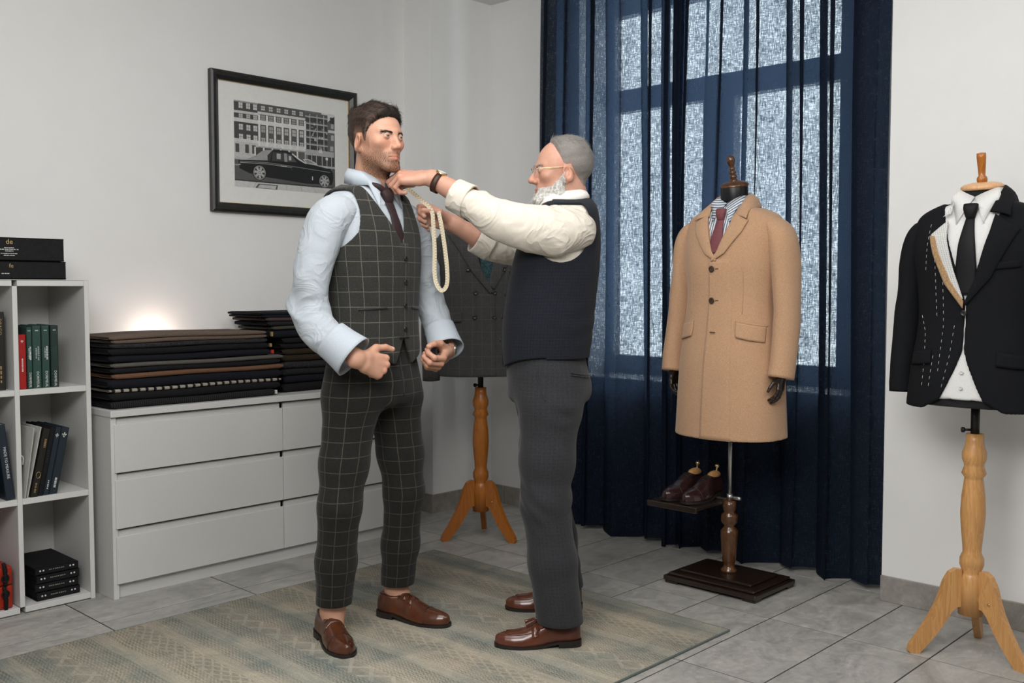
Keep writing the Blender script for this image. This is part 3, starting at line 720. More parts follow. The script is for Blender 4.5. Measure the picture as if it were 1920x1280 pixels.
# flat print: tones of the photograph as an inked layer
def print_mesh(w, h):
    V = []; F = []; Cc = []; lay = [0]
    def poly(pts, g):
        lay[0] += 1; n0 = len(V)
        for u, v in pts: V.append((u * w, -.0072 - lay[0] * 1.5e-6, (1 - v) * h)); Cc.append((g, g, g * .98))
        F.append(tuple(range(n0, n0 + len(pts))))
    R = lambda u0, v0, u1, v1, g: poly([(u0, v1), (u1, v1), (u1, v0), (u0, v0)], g)
    def disc(u, v, r, g, n=24): poly([(u + r * cos(a), v - r * w / h * sin(a)) for a in np.linspace(0, 2 * pi, n, endpoint=False)], g)
    r = np.random.default_rng(2)
    R(0, 0, 1, 1, .16); R(.86, 0, 1, .12, .62)
    R(0, 0, .22, .66, .07); R(.22, 0, .685, .62, .10); R(.685, .02, .925, .70, .12); R(.925, .10, 1, .70, .13)
    R(.95, .04, 1, .12, .05); poly([(.93, .1), (1, .02), (1, .1)], .05)
    for v0, v1, g in ((.0, .015, .35), (.115, .145, .55), (.2, .245, .62), (.44, .475, .6)): R(0, v0, .225, v1, g)
    for v0, v1, g in ((.095, .125, .6), (.195, .245, .68), (.445, .50, .62), (.5, .515, .4)): R(.22, v0, .69, v1, g)
    for u in (.045, .115, .18):                                  # left house windows
        for v0, v1, g in ((.02, .085, .6), (.15, .195, .5), (.27, .335, .58), (.385, .44, .6)):
            R(u, v0, u + .036, v1, g); R(u + .016, v0, u + .019, v1, .15); R(u, (v0 + v1) / 2, u + .036, (v0 + v1) / 2 + .005, .2)
    for i in range(7): R(.225 + .0755 * i, .13, .245 + .0755 * i, .5, .70)
    for i in range(6):
        u = .255 + .0755 * i
        for v0, v1, g in ((.025, .075, .55), (.135, .19, .34), (.26, .335, .36 + .04 * i), (.40, .45, .5)):
            R(u, v0, u + .036, v1, g); R(u + .016, v0, u + .019, v1, .12); R(u, (v0 + v1) / 2 - .004, u + .036, (v0 + v1) / 2 + .004, .16)
    R(0, .475, .225, .66, .5)
    for u in (.01, .10, .165): R(u, .50, u + .035, .60, .08)
    for i in range(7): R(.20 + .083 * i, .52, .262 + .083 * i, .66, .07 + .02 * (i % 3)); 
    for i in range(8): R(.185 + .083 * i, .515, .2 + .083 * i, .66, .66)
    for i in range(5): R(.69, .06 + .085 * i, .925, .075 + .085 * i, .42); R(.70, .075 + .085 * i, .92, .13 + .085 * i, .06)
    for i in range(26):
        u, v = r.uniform(.69, .91), r.uniform(.06, .48); R(u, v, u + r.uniform(.008, .03), v + r.uniform(.01, .045), r.choice([.05, .3, .5, .2]))
    for u in (.735, .81, .88): R(u, .03, u + .007, .5, .5)
    poly([(.74, .33), (.80, .2), (.807, .2), (.747, .33)], .45)
    R(.69, .47, .99, .54, .40); R(.69, .54, .99, .69, .06)
    for u in (.70, .75, .80, .86, .91, .96): R(u, .54, u + .008, .69, .4)
    R(.83, .46, .865, .5, .6); R(.9, .55, .925, .58, .65)
    R(.93, .2, 1, .235, .6); R(.96, .26, .99, .33, .45); R(.96, .12, .99, .18, .4); R(.95, .4, .985, .46, .4)
    R(0, .655, 1, .68, .45)
    poly([(0, .69), (1, .69), (1, 1), (0, 1)][::-1], .10); R(0, .74, .05, .755, .3)
    R(0, .915, 1, .93, .04); R(0, .93, 1, 1, .56)
    for u, d in ((.2, -.03), (.33, -.02), (.49, .004), (.63, .02), (.76, .04)): poly([(u, .93), (u + .004, .93), (u + d + .004, 1), (u + d, 1)][::-1], .3)
    poly([(.22, .945), (.41, .945), (.40, 1), (.19, 1)][::-1], .1); poly([(.235, .955), (.395, .955), (.385, .995), (.21, .995)][::-1], .5)
    car = [(.033, .69), (.11, .672), (.2, .615), (.255, .56), (.293, .538), (.41, .522), (.5, .525), (.554, .54), (.62, .59), (.696, .645), (.82, .665), (.95, .69), (.978, .73), (.982, .80), (.965, .885), (.70, .895), (.3, .86), (.136, .832), (.045, .785)]
    poly(car[::-1], .018)
    poly([(.033, .69), (.11, .672), (.2, .615), (.255, .56), (.293, .538), (.36, .53), (.31, .66), (.2, .672)][::-1], .34)           # pale rear roof
    poly([(.31, .60), (.35, .545), (.355, .55), (.335, .665), (.31, .665)][::-1], .05)
    poly([(.36, .55), (.46, .548), (.47, .655), (.35, .66)][::-1], .06); R(.40, .565, .44, .63, .42)
    poly([(.50, .555), (.545, .565), (.60, .645), (.505, .652)][::-1], .09); R(.52, .58, .545, .63, .5)
    poly([(.47, .55), (.5, .553), (.505, .655), (.475, .655)][::-1], .3)
    poly([(.555, .54), (.63, .60), (.70, .65), (.69, .655), (.62, .615), (.55, .555)][::-1], .62)                               # screen pillar
    poly([(.66, .60), (.72, .59), (.80, .63), (.82, .655), (.70, .65)][::-1], .55); poly([(.68, .61), (.72, .6), (.79, .64), (.71, .645)][::-1], .25)
    poly([(.05, .70), (.3, .682), (.6, .70), (.95, .725), (.95, .732), (.6, .708), (.3, .69), (.05, .708)][::-1], .22)
    poly([(.05, .713), (.3, .70), (.55, .715), (.55, .72), (.3, .706), (.05, .72)][::-1], .4)
    R(.44, .705, .5, .713, .55); R(.545, .73, .55, .75, .1); R(.755, .80, .765, .845, .6); R(.04, .735, .055, .745, .5)
    for u, v, R_ in ((.232, .815, .058), (.885, .845, .053)):
        disc(u, v, R_ * 1.12, .02); disc(u, v, R_, .30); disc(u, v, R_ * .86, .05); 
        for a in range(7):
            th = a * 2 * pi / 7 + .3; c_, s_ = cos(th), sin(th); q = R_ * .82; e = R_ * .13; k2 = w / h
            poly([(u + e * s_, v + e * c_ * k2), (u - e * s_, v - e * c_ * k2), (u + q * c_ - e * 1.4 * s_, v - (q * s_ + e * 1.4 * c_) * k2), (u + q * c_ + e * 1.4 * s_, v - (q * s_ - e * 1.4 * c_) * k2)], .42)
        disc(u, v, R_ * .3, .5); disc(u, v, R_ * .2, .12); disc(u, v, R_ * .12, .5)
    V = np.array(V)
    # orient all faces towards the room (-y)
    FF = []
    for f in F:
        a = sum(V[f[i - 1]][0] * V[f[i]][2] - V[f[i]][0] * V[f[i - 1]][2] for i in range(len(f)))
        FF.append(f if a > 0 else f[::-1])
    return V, FF, np.array(Cc)
kp = NT('silver_gelatin_print'); at = kp.n('ShaderNodeVertexColor', layer_name='Col')
kp.put(kp.b.inputs['Base Color'], kp.mix(.35, at.outputs[0], kp.ramp(kp.noise(kp.coord(), 90, 4, .7), [(.25, (.5,) * 3), (.75, (1.35,) * 3)]), 'MULTIPLY')); kp.b.inputs['Roughness'].default_value = .35
pv, pff, pc = print_mesh(.58, .406)
part('photo_print', (pv + np.array([2.526 - fx0, 0, 1.702 - fz0]), pff), kp.m, pf, smooth=False, col=pc)
# ---------------------------------------------------------------- cloth helpers
class Torso:
    """stack of super-elliptic sections with sloping shoulders; front looks towards -y"""
    def __init__(s, rows, n=2.4, sh=(1.56, .42), k=.03, grow=0.0):
        R = np.array(rows, float); zs = np.linspace(R[0, 0], R[-1, 0], 120)
        Q = smooth_pts(R, 400); o = np.argsort(Q[:, 0]); Q = Q[o]
        s.z = zs; s.a = np.interp(zs, Q[:, 0], Q[:, 1]) + grow; s.b = np.interp(zs, Q[:, 0], Q[:, 2]) + grow; s.y0 = np.interp(zs, Q[:, 0], Q[:, 3])
        s.n = n; s.sh = (sh[0] + grow, sh[1]); s.k = k; s.rows = rows
    def off(s, g): return Torso(s.rows, s.n, (s.sh[0], s.sh[1]), s.k, g)
    def ab(s, z): return np.interp(z, s.z, s.a), np.interp(z, s.z, s.b), np.interp(z, s.z, s.y0)
    def d(s, p):
        A, B, Y = s.ab(p[:, 2]); n = s.n
        q = ((np.abs(p[:, 0]) / A) ** n + (np.abs(p[:, 1] - Y) / B) ** n) ** (1 / n)
        side = (q - 1) * np.minimum(A, B)
        top = (p[:, 2] - (s.sh[0] - s.sh[1] * np.sqrt(p[:, 0] ** 2 + .002))) * .9
        return smax(side, top, s.k)
    def front(s, x, z):
        A, B, Y = s.ab(z); return Y - B * np.maximum(1 - (np.minimum(np.abs(x) / A, .999)) ** s.n, 0) ** (1 / s.n)
    def uv(s, V):
        A, B, Y = s.ab(V[:, 2]); ang = np.arctan2(V[:, 0] / A, -(V[:, 1] - Y) / B)
        return np.stack([(ang + pi) * .165, V[:, 2]], 1), 2 * pi * .165
def resample(pts, n):
    P = np.array(pts, float); L = np.concatenate([[0], np.cumsum(np.linalg.norm(np.diff(P, axis=0), axis=1))]); t = np.linspace(0, L[-1], n)
    return np.stack([np.interp(t, L, P[:, i]) for i in range(P.shape[1])], 1)
def patch(Lc, Rc, surf, off=.004, thick=.004, nu=9, nv=26, puff=0, uv=False):
    """cloth piece between two edge curves (x,z), laid on surf(x,z)"""
    L = resample(Lc, nv); R = resample(Rc, nv); s = np.linspace(0, 1, nu)
    G = L[:, None, :] * (1 - s)[None, :, None] + R[:, None, :] * s[None, :, None]
    x, z = G[..., 0], G[..., 1]; y = surf(x, z)
    o = off(s[None, :], np.linspace(0, 1, nv)[:, None]) if callable(off) else off
    y = y - o - puff * np.sin(pi * s)[None, :]
    top = np.stack([x, y, z], -1).reshape(-1, 3); bot = np.stack([x, y + thick, z], -1).reshape(-1, 3)
    N = nu * nv; V = np.concatenate([top, bot]); F = []
    for j in range(nv - 1):
        for i in range(nu - 1):
            a = j * nu + i; F.append((a, a + 1, a + nu + 1, a + nu)); F.append((N + a, N + a + nu, N + a + nu + 1, N + a + 1))
    rim = [i for i in range(nu)] + [j * nu + nu - 1 for j in range(1, nv)] + [(nv - 1) * nu + i for i in range(nu - 2, -1, -1)] + [j * nu for j in range(nv - 2, 0, -1)]
    for k in range(len(rim)):
        a, b = rim[k], rim[(k + 1) % len(rim)]; F.append((b, a, N + a, N + b))
    if uv: return V, F, np.stack([V[:, 0] + .5, V[:, 2]], 1)
    return V, F
def mir(VF):
    V = np.array(VF[0]).copy(); V[:, 0] *= -1; return V, [tuple(f)[::-1] for f in VF[1]]
def mpts(P): return [(-x, z) for x, z in P]
def button(T, x, z, m, parent, r=.0095, off=.004):
    y = float(T.front(np.array([x]), np.array([z]))[0]) - off
    e = .01; sl = (float(T.front(np.array([x + e]), np.array([z]))[0]) - float(T.front(np.array([x - e]), np.array([z]))[0])) / (2 * e)
    VF = lathe([(r * .9, 0), (r, .0012), (r, .003), (r * .8, .0042), (r * .62, .0032), (r * .1, .003)], 18)
    VF = xf(VF, (0, 0, 0), rx=radians(90)); VF = xf(VF, (x, y, z), rz=atan2(sl, 1))
    b = part('button', VF, m, parent)
    for sx, sz in ((-1, 1), (1, 1), (-1, -1), (1, -1)):
        pass
    return b
def sleeve_disp(seed, amp, elbow=.5, sharp=1.0):
    """drape: ridged folds that run diagonally and gather at the elbow"""
    r = np.random.default_rng(seed); ph = r.uniform(0, 6.28, 12)
    rid = lambda v: 1 - np.abs(np.sin(v)) ** .75 * 1.6
    def f(t, a, p):
        e = np.exp(-((t - elbow) / .13) ** 2) * 1.3 + .35 + .5 * np.exp(-((t - .95) / .08) ** 2)
        w = rid(t * 15 + 1.3 * np.sin(a + ph[0]) + .4 * np.sin(3 * a + t * 8) + ph[1]) * (.5 + .5 * np.sin(a + ph[2] + t * 3)) \
          + .7 * rid(t * 11 - 1.9 * np.sin(a + ph[3]) + ph[4]) * (.5 + .5 * np.sin(a * 1 + ph[5] - t * 5)) \
          + .45 * rid(t * 27 + 2.4 * np.sin(a + ph[6]) + ph[7]) * (.5 + .5 * np.sin(2 * a + ph[8] + t * 7)) + .5 * np.sin(2 * a + t * 7 + ph[9])
        return amp * e * w
    return f
def shirt_collar(rx, ry, zc, cy, m, parent, h=.042, tip=.045, spread=.042, tilt=0.0, name='collar', gap=.0, T=None):
    """turned-down collar: band plus two points in front, thickness included"""
    n = 61; ph = np.linspace(-pi + gap, pi - gap, n); V = []
    for i, a in enumerate(ph):
        f = max(0, (abs(a) - 2.05) / (pi - 2.05))           # 0 at the side, 1 at centre front
        sx = np.sign(a)
        # a measured from the back; front at +-pi
        x, y = sin(a) , cos(a)
        zt = zc + .5 * tilt * y - .030 * f ** 1.2 * 1.0
        top = (rx * x, cy + ry * y, zt)
        outx = (rx + .012) * x; outy = cy + (ry + .014) * y
        drop = h + tip * .7 * f ** 1.6
        bx = outx + sx * spread * f ** 1.5; by = outy - .004 * f
        bot = (bx, by, zt - drop)
        band_in = ((rx - .004) * x, cy + (ry - .004) * y, zt - .004); band_lo = ((rx - .002) * x, cy + (ry - .002) * y, zt - .05)
        V += [band_lo, band_in, top, (top[0] * .5 + bx * .5 + .005 * x, top[1] * .5 + by * .5 + .006 * y, zt - drop * .45), bot, (bx - .003 * x, by - .003 * y + (.002 if y < 0 else 0), zt - drop + .001)]
    V = np.array(V); k = 6; F = []
    if T is not None:                                   # leaves lie on the chest, not inside it
        for j, o in ((3, .006), (4, .005), (5, .002)):
            q = V[j::k]; fy = T.front(q[:, 0], q[:, 2]) - o; fr = q[:, 1] < cy - .02
            V[j::k, 1] = np.where(fr, np.minimum(q[:, 1], fy), q[:, 1])
            tp = T.sh[0] - T.sh[1] * np.sqrt(q[:, 0] ** 2 + .002) + o; V[j::k, 2] = np.where(fr, q[:, 2], np.maximum(q[:, 2], tp))
    for i in range(n - 1):
        for j in range(k - 1): F.append((i * k + j, i * k + j + 1, (i + 1) * k + j + 1, (i + 1) * k + j)[::-1])
    return part(name, (V, F), m, parent)
def tie(T, pts, m, parent, knot, off=.007, name='necktie', skn=None):
    """blade rows (x,z,halfwidth) laid on T; knot=(x,z,w_top,w_bot,h)"""
    P = np.array(pts, float)
    L = [(x - w, z) for x, z, w in P]; R = [(x + w, z) for x, z, w in P]
    if skn is None: root = parent
    bl = part('tie_blade', patch(L, R, lambda x, z: T.front(x, z), off, .004, 9, 30, .004), m, parent)
    kx, kz, wt, wb, h = knot; y = float(T.front(np.array([kx]), np.array([kz]))[0]) - off
    V, F = loft([(kx, y - .004, kz + h / 2, .010, wt), (kx, y - .008, kz + h * .2, .014, wt * .98), (kx, y - .008, kz - h * .25, .013, (wt + wb) / 2 * .95), (kx, y - .003, kz - h / 2, .008, wb)], 14, 20, (0, 1, 0), exp=2.6)
    part('tie_knot', (V, F), m, parent)
    return bl
# wood, metal, cloth of the dummies
def wood(name, c1, c2, rough=.4, sc=9, coat=.2):
    k = NT(name); v = k.scale(k.coord(), (1, 1, .12)); n_ = k.noise(v, sc, 4, .6, 1.8); g = k.noise(k.scale(k.coord(), (1, 1, .05)), 90, 3)
    rings = k.math('FRACT', k.math('MULTIPLY', n_, 9)); 
    c = k.mix(k.math('MULTIPLY', rings, .65), c1, c2); c = k.mix(.25, c, k.ramp(g, [(.3, (.6,) * 3), (.7, (1.1,) * 3)]), 'MULTIPLY')
    k.put(k.b.inputs['Base Color'], c); k.b.inputs['Roughness'].default_value = rough; k.b.inputs['Coat Weight'].default_value = coat; k.b.inputs['Coat Roughness'].default_value = .2
    return k.m
M_PINE = wood('light_pine', srgb(208, 158, 100), srgb(182, 124, 66)); M_PINEO = wood('orange_varnished_pine', srgb(178, 108, 38), srgb(150, 84, 26), .35)
M_CAP = wood('pale_beech_cap', srgb(224, 178, 132), srgb(206, 150, 104)); M_WAL = wood('dark_walnut', srgb(38, 24, 15), srgb(24, 15, 10), .35, 12, .4)
M_WAL2 = wood('glossy_walnut', srgb(92, 56, 26), srgb(54, 32, 16), .28, 12, .5)
M_CHROME = mat('brushed_steel', (.55, .54, .52), .28, .95, nsc=40, namt=.1); M_BRASS = mat('polished_brass', (.75, .55, .28), .22, .95, nsc=30, namt=.1)
M_BLKP = mat('black_metal_tube', (.012, .012, .013), .4, .3); M_FORM = fabric('black_form_jersey', (.013, .013, .014), 300)
M_BUTN = mat('dark_horn_button', (.02, .017, .015), .3, nsc=200, namt=.5); M_BUTB = mat('brown_horn_button', (.05, .03, .018), .3, nsc=200, namt=.6)
M_STITCH = mat('white_basting_thread', (.7, .7, .68), .8)

def tripod_stand(root, m, angs, pole_top):
    L = part('post', lathe([(.0, .133), (.040, .133), (.040, .253), (.034, .268), (.030, .277), (.038, .300), (.038, .322), (.029, .342), (.030, .36), (.0375, .44), (.0395, .475), (.037, .53), (.030, .585), (.029, .593), (.039, .607), (.031, .630), (.0315, .638), (.038, .655), (.0385, .675), (.030, .70), (.028, .715), (.028, .739), (.0, .739)], 32, False), m, root)
    poly = [(.036, .285), (.055, .287), (.075, .275), (.092, .245), (.104, .205), (.118, .165), (.142, .118), (.172, .068), (.2, .028), (.206, .008), (.2, 0), (.170, 0), (.150, .022), (.12, .058), (.092, .098), (.066, .142), (.05, .158), (.036, .16)]
    for a in angs:
        V, F = prism(poly, -.012, .012); lg = part('leg', xf((V, F), (0, 0, 0), rz=radians(a)), m, root, smooth=False)
        part('leg_bolt', xf(xf(lathe([(.005, 0), (.005, .002), (.003, .003)], 10), (.075, -.012, .185), rx=radians(90)), rz=radians(a)), M_BRASS, lg)
    part('tube', xf(lathe([(.014, 0), (.014, pole_top - .735)], 18), (0, 0, .735)), M_BLKP, root)
    part('clamp_screw', xf(join(lathe([(.004, 0), (.004, .022)], 10), xf(lathe([(.009, .0), (.009, .008)], 12), (0, 0, .022))), (-.010, -.008, .752), ry=radians(-90), rz=radians(40)), M_BLKP, root)

# =============================================================== dummy with the camel coat
M_CAMEL = fabric('camel_wool', srgb(188, 150, 118), 330, .16, .95, .2, .06)
def stripe_mat():
    k = NT('blue_striped_shirting'); u, v, w = k.sep(k.coord('UV'))
    c = k.mix(k.line(u, .0105, .0042), (.72, .73, .74), srgb(70, 96, 128)); f = k.noise(k.coord(), 300, 2)
    k.put(k.b.inputs['Base Color'], k.mix(.15, c, k.ramp(f, [(.3, (.7,) * 3), (.7, (1.1,) * 3)]), 'MULTIPLY')); k.b.inputs['Roughness'].default_value = .85; return k.m
def weave_tie(name, c1, c2, sc=.005):
    k = NT(name); x, y, z = k.sep(k.coord()); a = k.math('ADD', x, z); b = k.math('SUBTRACT', x, z)
    w = k.math('MULTIPLY', k.line(a, sc, sc * .62), k.line(b, sc, sc * .62))
    k.put(k.b.inputs['Base Color'], k.mix(w, c2, c1)); k.b.inputs['Roughness'].default_value = .6; k.b.inputs['Specular IOR Level'].default_value = .2; return k.m
M_STRIPE = stripe_mat(); M_TIER = weave_tie('burgundy_woven_silk', srgb(86, 26, 38), srgb(138, 88, 92)); M_TIEK = weave_tie('black_silk', (.006, .006, .007), (.009, .009, .010), .004)
M_LINING = fabric('dark_lining', (.012, .012, .016), 300)
D2 = (3.545, 2.15)
rz2 = radians(-90)
dm = thing('tailor_dummy', (*D2, 0), rz2, 'tailor dummy on dark walnut base, wearing the camel coat', 'mannequin')
base = part('base_plate', join(box(-.215, .215, -.16, .16, .012, .032, .004, 2), box(-.20, .20, -.146, .146, .032, .044, .005, 2), box(-.165, .165, -.11, .11, .044, .056, .004, 2)), M_WAL, dm, smooth=False)
for sx in (-1, 1):
    for sy in (-1, 1): part('foot', xf(box(-.03, .03, -.025, .025, 0, .013, .003), (sx * .18, sy * .13, 0)), M_WAL, base, smooth=False)
part('post', lathe([(.0, .056), (.034, .056), (.034, .064), (.024, .074), (.021, .085), (.026, .098), (.028, .104), (.033, .17), (.036, .215), (.036, .225), (.026, .238), (.020, .246), (.034, .262), (.035, .285), (.034, .292), (.021, .303), (.026, .312), (.028, .325), (.028, .352), (.0, .352)], 30, False), M_WAL2, dm)
part('pole', lathe([(.0085, .35), (.0085, .72)], 18), M_CHROME, dm); part('pole_collar', lathe([(.013, .352), (.013, .378)], 18), M_CHROME, dm)
part('collar_screw', xf(box(.0, .04, -.008, .008, -.007, .007, .003), (.012, 0, .364)), M_CHROME, dm)
tr = part('shoe_tray', box(-.25, -.015, -.222, .10, .336, .350, .003), M_WAL, dm, smooth=False)
part('tray_lip', box(-.252, -.013, -.228, -.215, .328, .352, .003), M_WAL, tr, smooth=False)
part('tray_bracket', box(-.06, .0, -.01, .006, .352, .358, .001), M_CHROME, tr, smooth=False)
TC = Torso([(.55, .232, .182, .0), (.62, .228, .178, 0), (.9, .214, .164, 0), (1.08, .196, .146, .005), (1.2, .190, .142, .01), (1.32, .202, .148, .012), (1.42, .208, .137, .016), (1.50, .2, .110, .02), (1.56, .19, .080, .022), (1.63, .18, .06, .022)], sh=(1.578, .33), k=.03)
TB = TC.off(-.018)
part('bust', sdf_mesh(lambda p: smax(smin(TB.d(p), s_cap(p, (0, .022, 1.4), (0, .012, 1.62), .058, .052), .03), smax(p[:, 2] - 1.628, .72 - p[:, 2], .004), .004), (-.22, -.2, .68), (.22, .2, 1.66), .009), M_FORM, dm)
part('neck_band', xf(lathe([(.0535, 0), (.0545, .004), (.0545, .058), (.053, .062)], 30), (0, .012, 1.57), rx=radians(5)), M_BLKP, dm)
BM = xf(on_front(join(text('Ubon Tuli', .0125, .0002), xf(box(-.009, 0, -.0012, .0012, 0, .0004, 0), (0, .014, 0), rz=-.6), xf(box(0, .012, -.0012, .0012, 0, .0004, 0), (-.001, .014, 0), rz=.5)), 0, 0, 0), (0, 0, 1.603)); BM[0][:, 1] += .012 - np.sqrt(.0551 ** 2 - BM[0][:, 0] ** 2) + .0022; part('brand_mark', BM, M_SILV, dm, smooth=False)
cap = part('neck_cap', xf(lathe([(.0, 0), (.056, 0), (.058, .006), (.055, .013), (.040, .021), (.016, .027), (.0, .027)], 32, False), (0, .01, 1.628), rx=radians(12)), M_WAL2, dm)
part('finial', xf(lathe([(.0, .02), (.016, .022), (.017, .028), (.011, .034), (.015, .04), (.0155, .046), (.010, .052), (.014, .058), (.0145, .063), (.0095, .069), (.0125, .074), (.0125, .078), (.009, .083), (.012, .09), (.017, .104), (.0175, .112), (.013, .124), (.006, .129), (.0, .13)], 24, False), (0, .01, 1.628), rx=radians(17)), M_WAL2, cap)
# striped shirt and tie
st = thing('dress_shirt', (*D2, 0), rz2, 'blue and white striped shirt under the camel coat', 'shirt')
TSs = TC.off(-.008)
def uvfront(V): return np.stack([V[:, 0] + .5, V[:, 2]], 1)
V, F = sdf_mesh(lambda p: smax(smax(TSs.d(p), -TC.off(-.02).d(p), .003), smax(smax(p[:, 1] - .02, np.abs(p[:, 0]) - .15, .003), smax(1.25 - p[:, 2], p[:, 2] - 1.575, .003), .003), .003), (-.17, -.2, 1.23), (.17, .05, 1.60), .006)
part('shirt_front', (V, F), M_STRIPE, st, uv=uvfront(V))
cl = shirt_collar(.060, .060, 1.590, .012, M_STRIPE, st, h=.046, tip=.050, spread=.040, T=TSs)
uvl = cl.data.uv_layers.new(name='UVMap'); lv = [l.vertex_index for l in cl.data.loops]
CV = np.array([v.co[:] for v in cl.data.vertices]); Q = np.stack([np.arctan2(CV[:, 0], -CV[:, 1]) * .02 + (1.6 - CV[:, 2]) * .9 + np.abs(CV[:, 0]) * .3 + .5, CV[:, 2]], 1)[lv]; uvl.data.foreach_set('uv', Q.ravel())
nt = thing('necktie', (*D2, 0), rz2, 'burgundy woven tie on the striped shirt', 'tie')
tie(TSs, [(0, 1.492, .014), (0, 1.465, .018), (0, 1.42, .026), (0, 1.38, .030), (0, 1.36, .031)], M_TIER, nt, (0, 1.512, .022, .014, .044), .008)
# the coat
ct = thing('overcoat', (*D2, 0), rz2, 'camel wool overcoat with notch lapels on the walnut-based dummy', 'coat')
HEM, ZV = .62, 1.345
def coat_sdf(p):
    d = TC.d(p)
    d = smax(d, -s_cap(p, (0, .012, 1.50), (0, .012, 1.75), .066, .085), .008)
    z = p[:, 2]; w = np.maximum((z - ZV) * .40, 0)
    d = smax(d, -smax(np.abs(p[:, 0]) - w, p[:, 1] - .0, .004), .004) if True else d
    d = smax(d, -smax(TC.off(-.012).d(p), smax(-(z - .6), p[:, 1] - .0 - 9, .01), .01), .004)
    d = smax(d, HEM - z, .003)
    return d
V, F = sdf_mesh(coat_sdf, (-.25, -.21, .60), (.25, .21, 1.62), .0062)
part('coat_body', (V, F), M_CAMEL, ct)
fs = lambda x, z: TC.front(x, z)
# left front laps over the right one
part('front_panel', patch([(-.022, ZV - .01), (-.024, 1.1), (-.028, .9), (-.032, HEM + .002)], [(.07, ZV - .01), (.08, 1.1), (.09, .9), (.1, HEM + .002)], fs, lambda s, t: .0055 * (1 - s) ** .5 + .0005, .005, 12, 40), M_CAMEL, ct)
lapL = [(-.012, ZV - .012), (.012, ZV + .02), (.052, 1.475), (.062, 1.515)]; lapR = [(-.008, ZV - .02), (.045, ZV + .012), (.105, 1.44), (.122, 1.485)]
part('lapel', patch(lapL, lapR, fs, .010, .006, 12, 34, .003), M_CAMEL, ct)
part('lapel', patch(mpts(lapR), mpts(lapL), fs, .008, .006, 12, 34, .003), M_CAMEL, ct)
def collar_piece(sgn):
    # leaf from notch, round the neck to the centre back
    A = np.array([(.056, -.085, 1.508), (.064, -.055, 1.545), (.07, -.01, 1.585), (.058, .05, 1.598), (.0, .085, 1.602)])
    B = np.array([(.118, -.098, 1.492), (.112, -.062, 1.525), (.108, -.005, 1.538), (.085, .075, 1.545), (.0, .112, 1.548)])
    A = resample(smooth_pts(A, 30), 30); B = resample(smooth_pts(B, 30), 30); V = []
    for a, b in zip(A, B):
        nrm = np.array([b[0], b[1], .05]); nrm /= np.linalg.norm(nrm)
        for s in (0, .25, .5, .75, 1): V.append(a + (b - a) * s + nrm * .008 * sin(pi * s) + np.array([0, 0, .004]))
    V = np.array(V); n0 = len(V); V2 = V - np.array([0, 0, .006]); V = np.concatenate([V, V2]); k = 5; F = []
    for i in range(29):
        for j in range(4):
            a = i * k + j; q = (a, a + 1, a + k + 1, a + k); F.append(q); F.append(tuple(n0 + c for c in q[::-1]))
        F.append((i * k + 4, n0 + i * k + 4, n0 + (i + 1) * k + 4, (i + 1) * k + 4)); F.append((i * k, (i + 1) * k, n0 + (i + 1) * k, n0 + i * k))
    F.append((0, n0, n0 + 1, 1)); F += [(j, n0 + j, n0 + j + 1, j + 1) for j in range(1, 4)]
    return (V, F) if sgn > 0 else mir((V, F))
part('collar', join(collar_piece(1), collar_piece(-1)), M_CAMEL, ct)
for z in (1.296, 1.171): button(TC, -.006, z, M_BUTB, ct, .0125, .009)
part('buttonhole', box(-.005, .02, -.16, -.155, 1.045, 1.048, .001), M_BUTB, ct, smooth=False)
part('buttonhole', join(box(.008, .022, fs(np.array([.01]), np.array([1.296]))[0] - .0075, fs(np.array([.01]), np.array([1.296]))[0] - .004, 1.295, 1.298, .001), box(.008, .022, fs(np.array([.01]), np.array([1.171]))[0] - .0075, fs(np.array([.01]), np.array([1.171]))[0] - .004, 1.170, 1.173, .001)), M_BUTB, ct, smooth=False)
for sg in (1, -1):
    Lc = [(.098, 1.088), (.097, 1.05), (.102, 1.028)]; Rc = [(.188, 1.07), (.19, 1.03), (.191, 1.008)]
    q = patch(Lc, Rc, fs, .007, .006, 14, 8, .002)
    part('pocket_flap', q if sg > 0 else mir(q), M_CAMEL, ct)
    q = patch([(.096, 1.094), (.096, 1.088)], [(.190, 1.076), (.19, 1.07)], fs, .004, .004, 14, 3)
    part('pocket_welt', q if sg > 0 else mir(q), M_CAMEL, ct)
    q = patch([(.118, 1.29), (.116, 1.12)], [(.1195, 1.29), (.1175, 1.12)], fs, .0025, .003, 2, 12)
    part('dart_seam', q if sg > 0 else mir(q), M_CAMEL, ct)
    dr_ = part('sleeve', (lambda L: L)(loft([(sg * .150, .02, 1.472, .020, .060), (sg * .190, .019, 1.455, .042, .076), (sg * .217, .017, 1.395, .052, .082), (sg * .234, .014, 1.26, .050, .076), (sg * .246, .0, 1.10, .048, .068), (sg * .250, -.03, .95, .047, .062), (sg * .248, -.045, .872, .047, .060)], 46, 30, (1, 0, 0), True, sleeve_disp(5 + sg, .0016, .55))), M_CAMEL, ct)
    for k in range(3): part('cuff_button', xf(lathe([(.007, 0), (.007, .003), (.004, .004)], 12), (sg * .262, .018 + .0, .888 + .018 * k), rx=radians(-90)), M_BUTB, dr_)

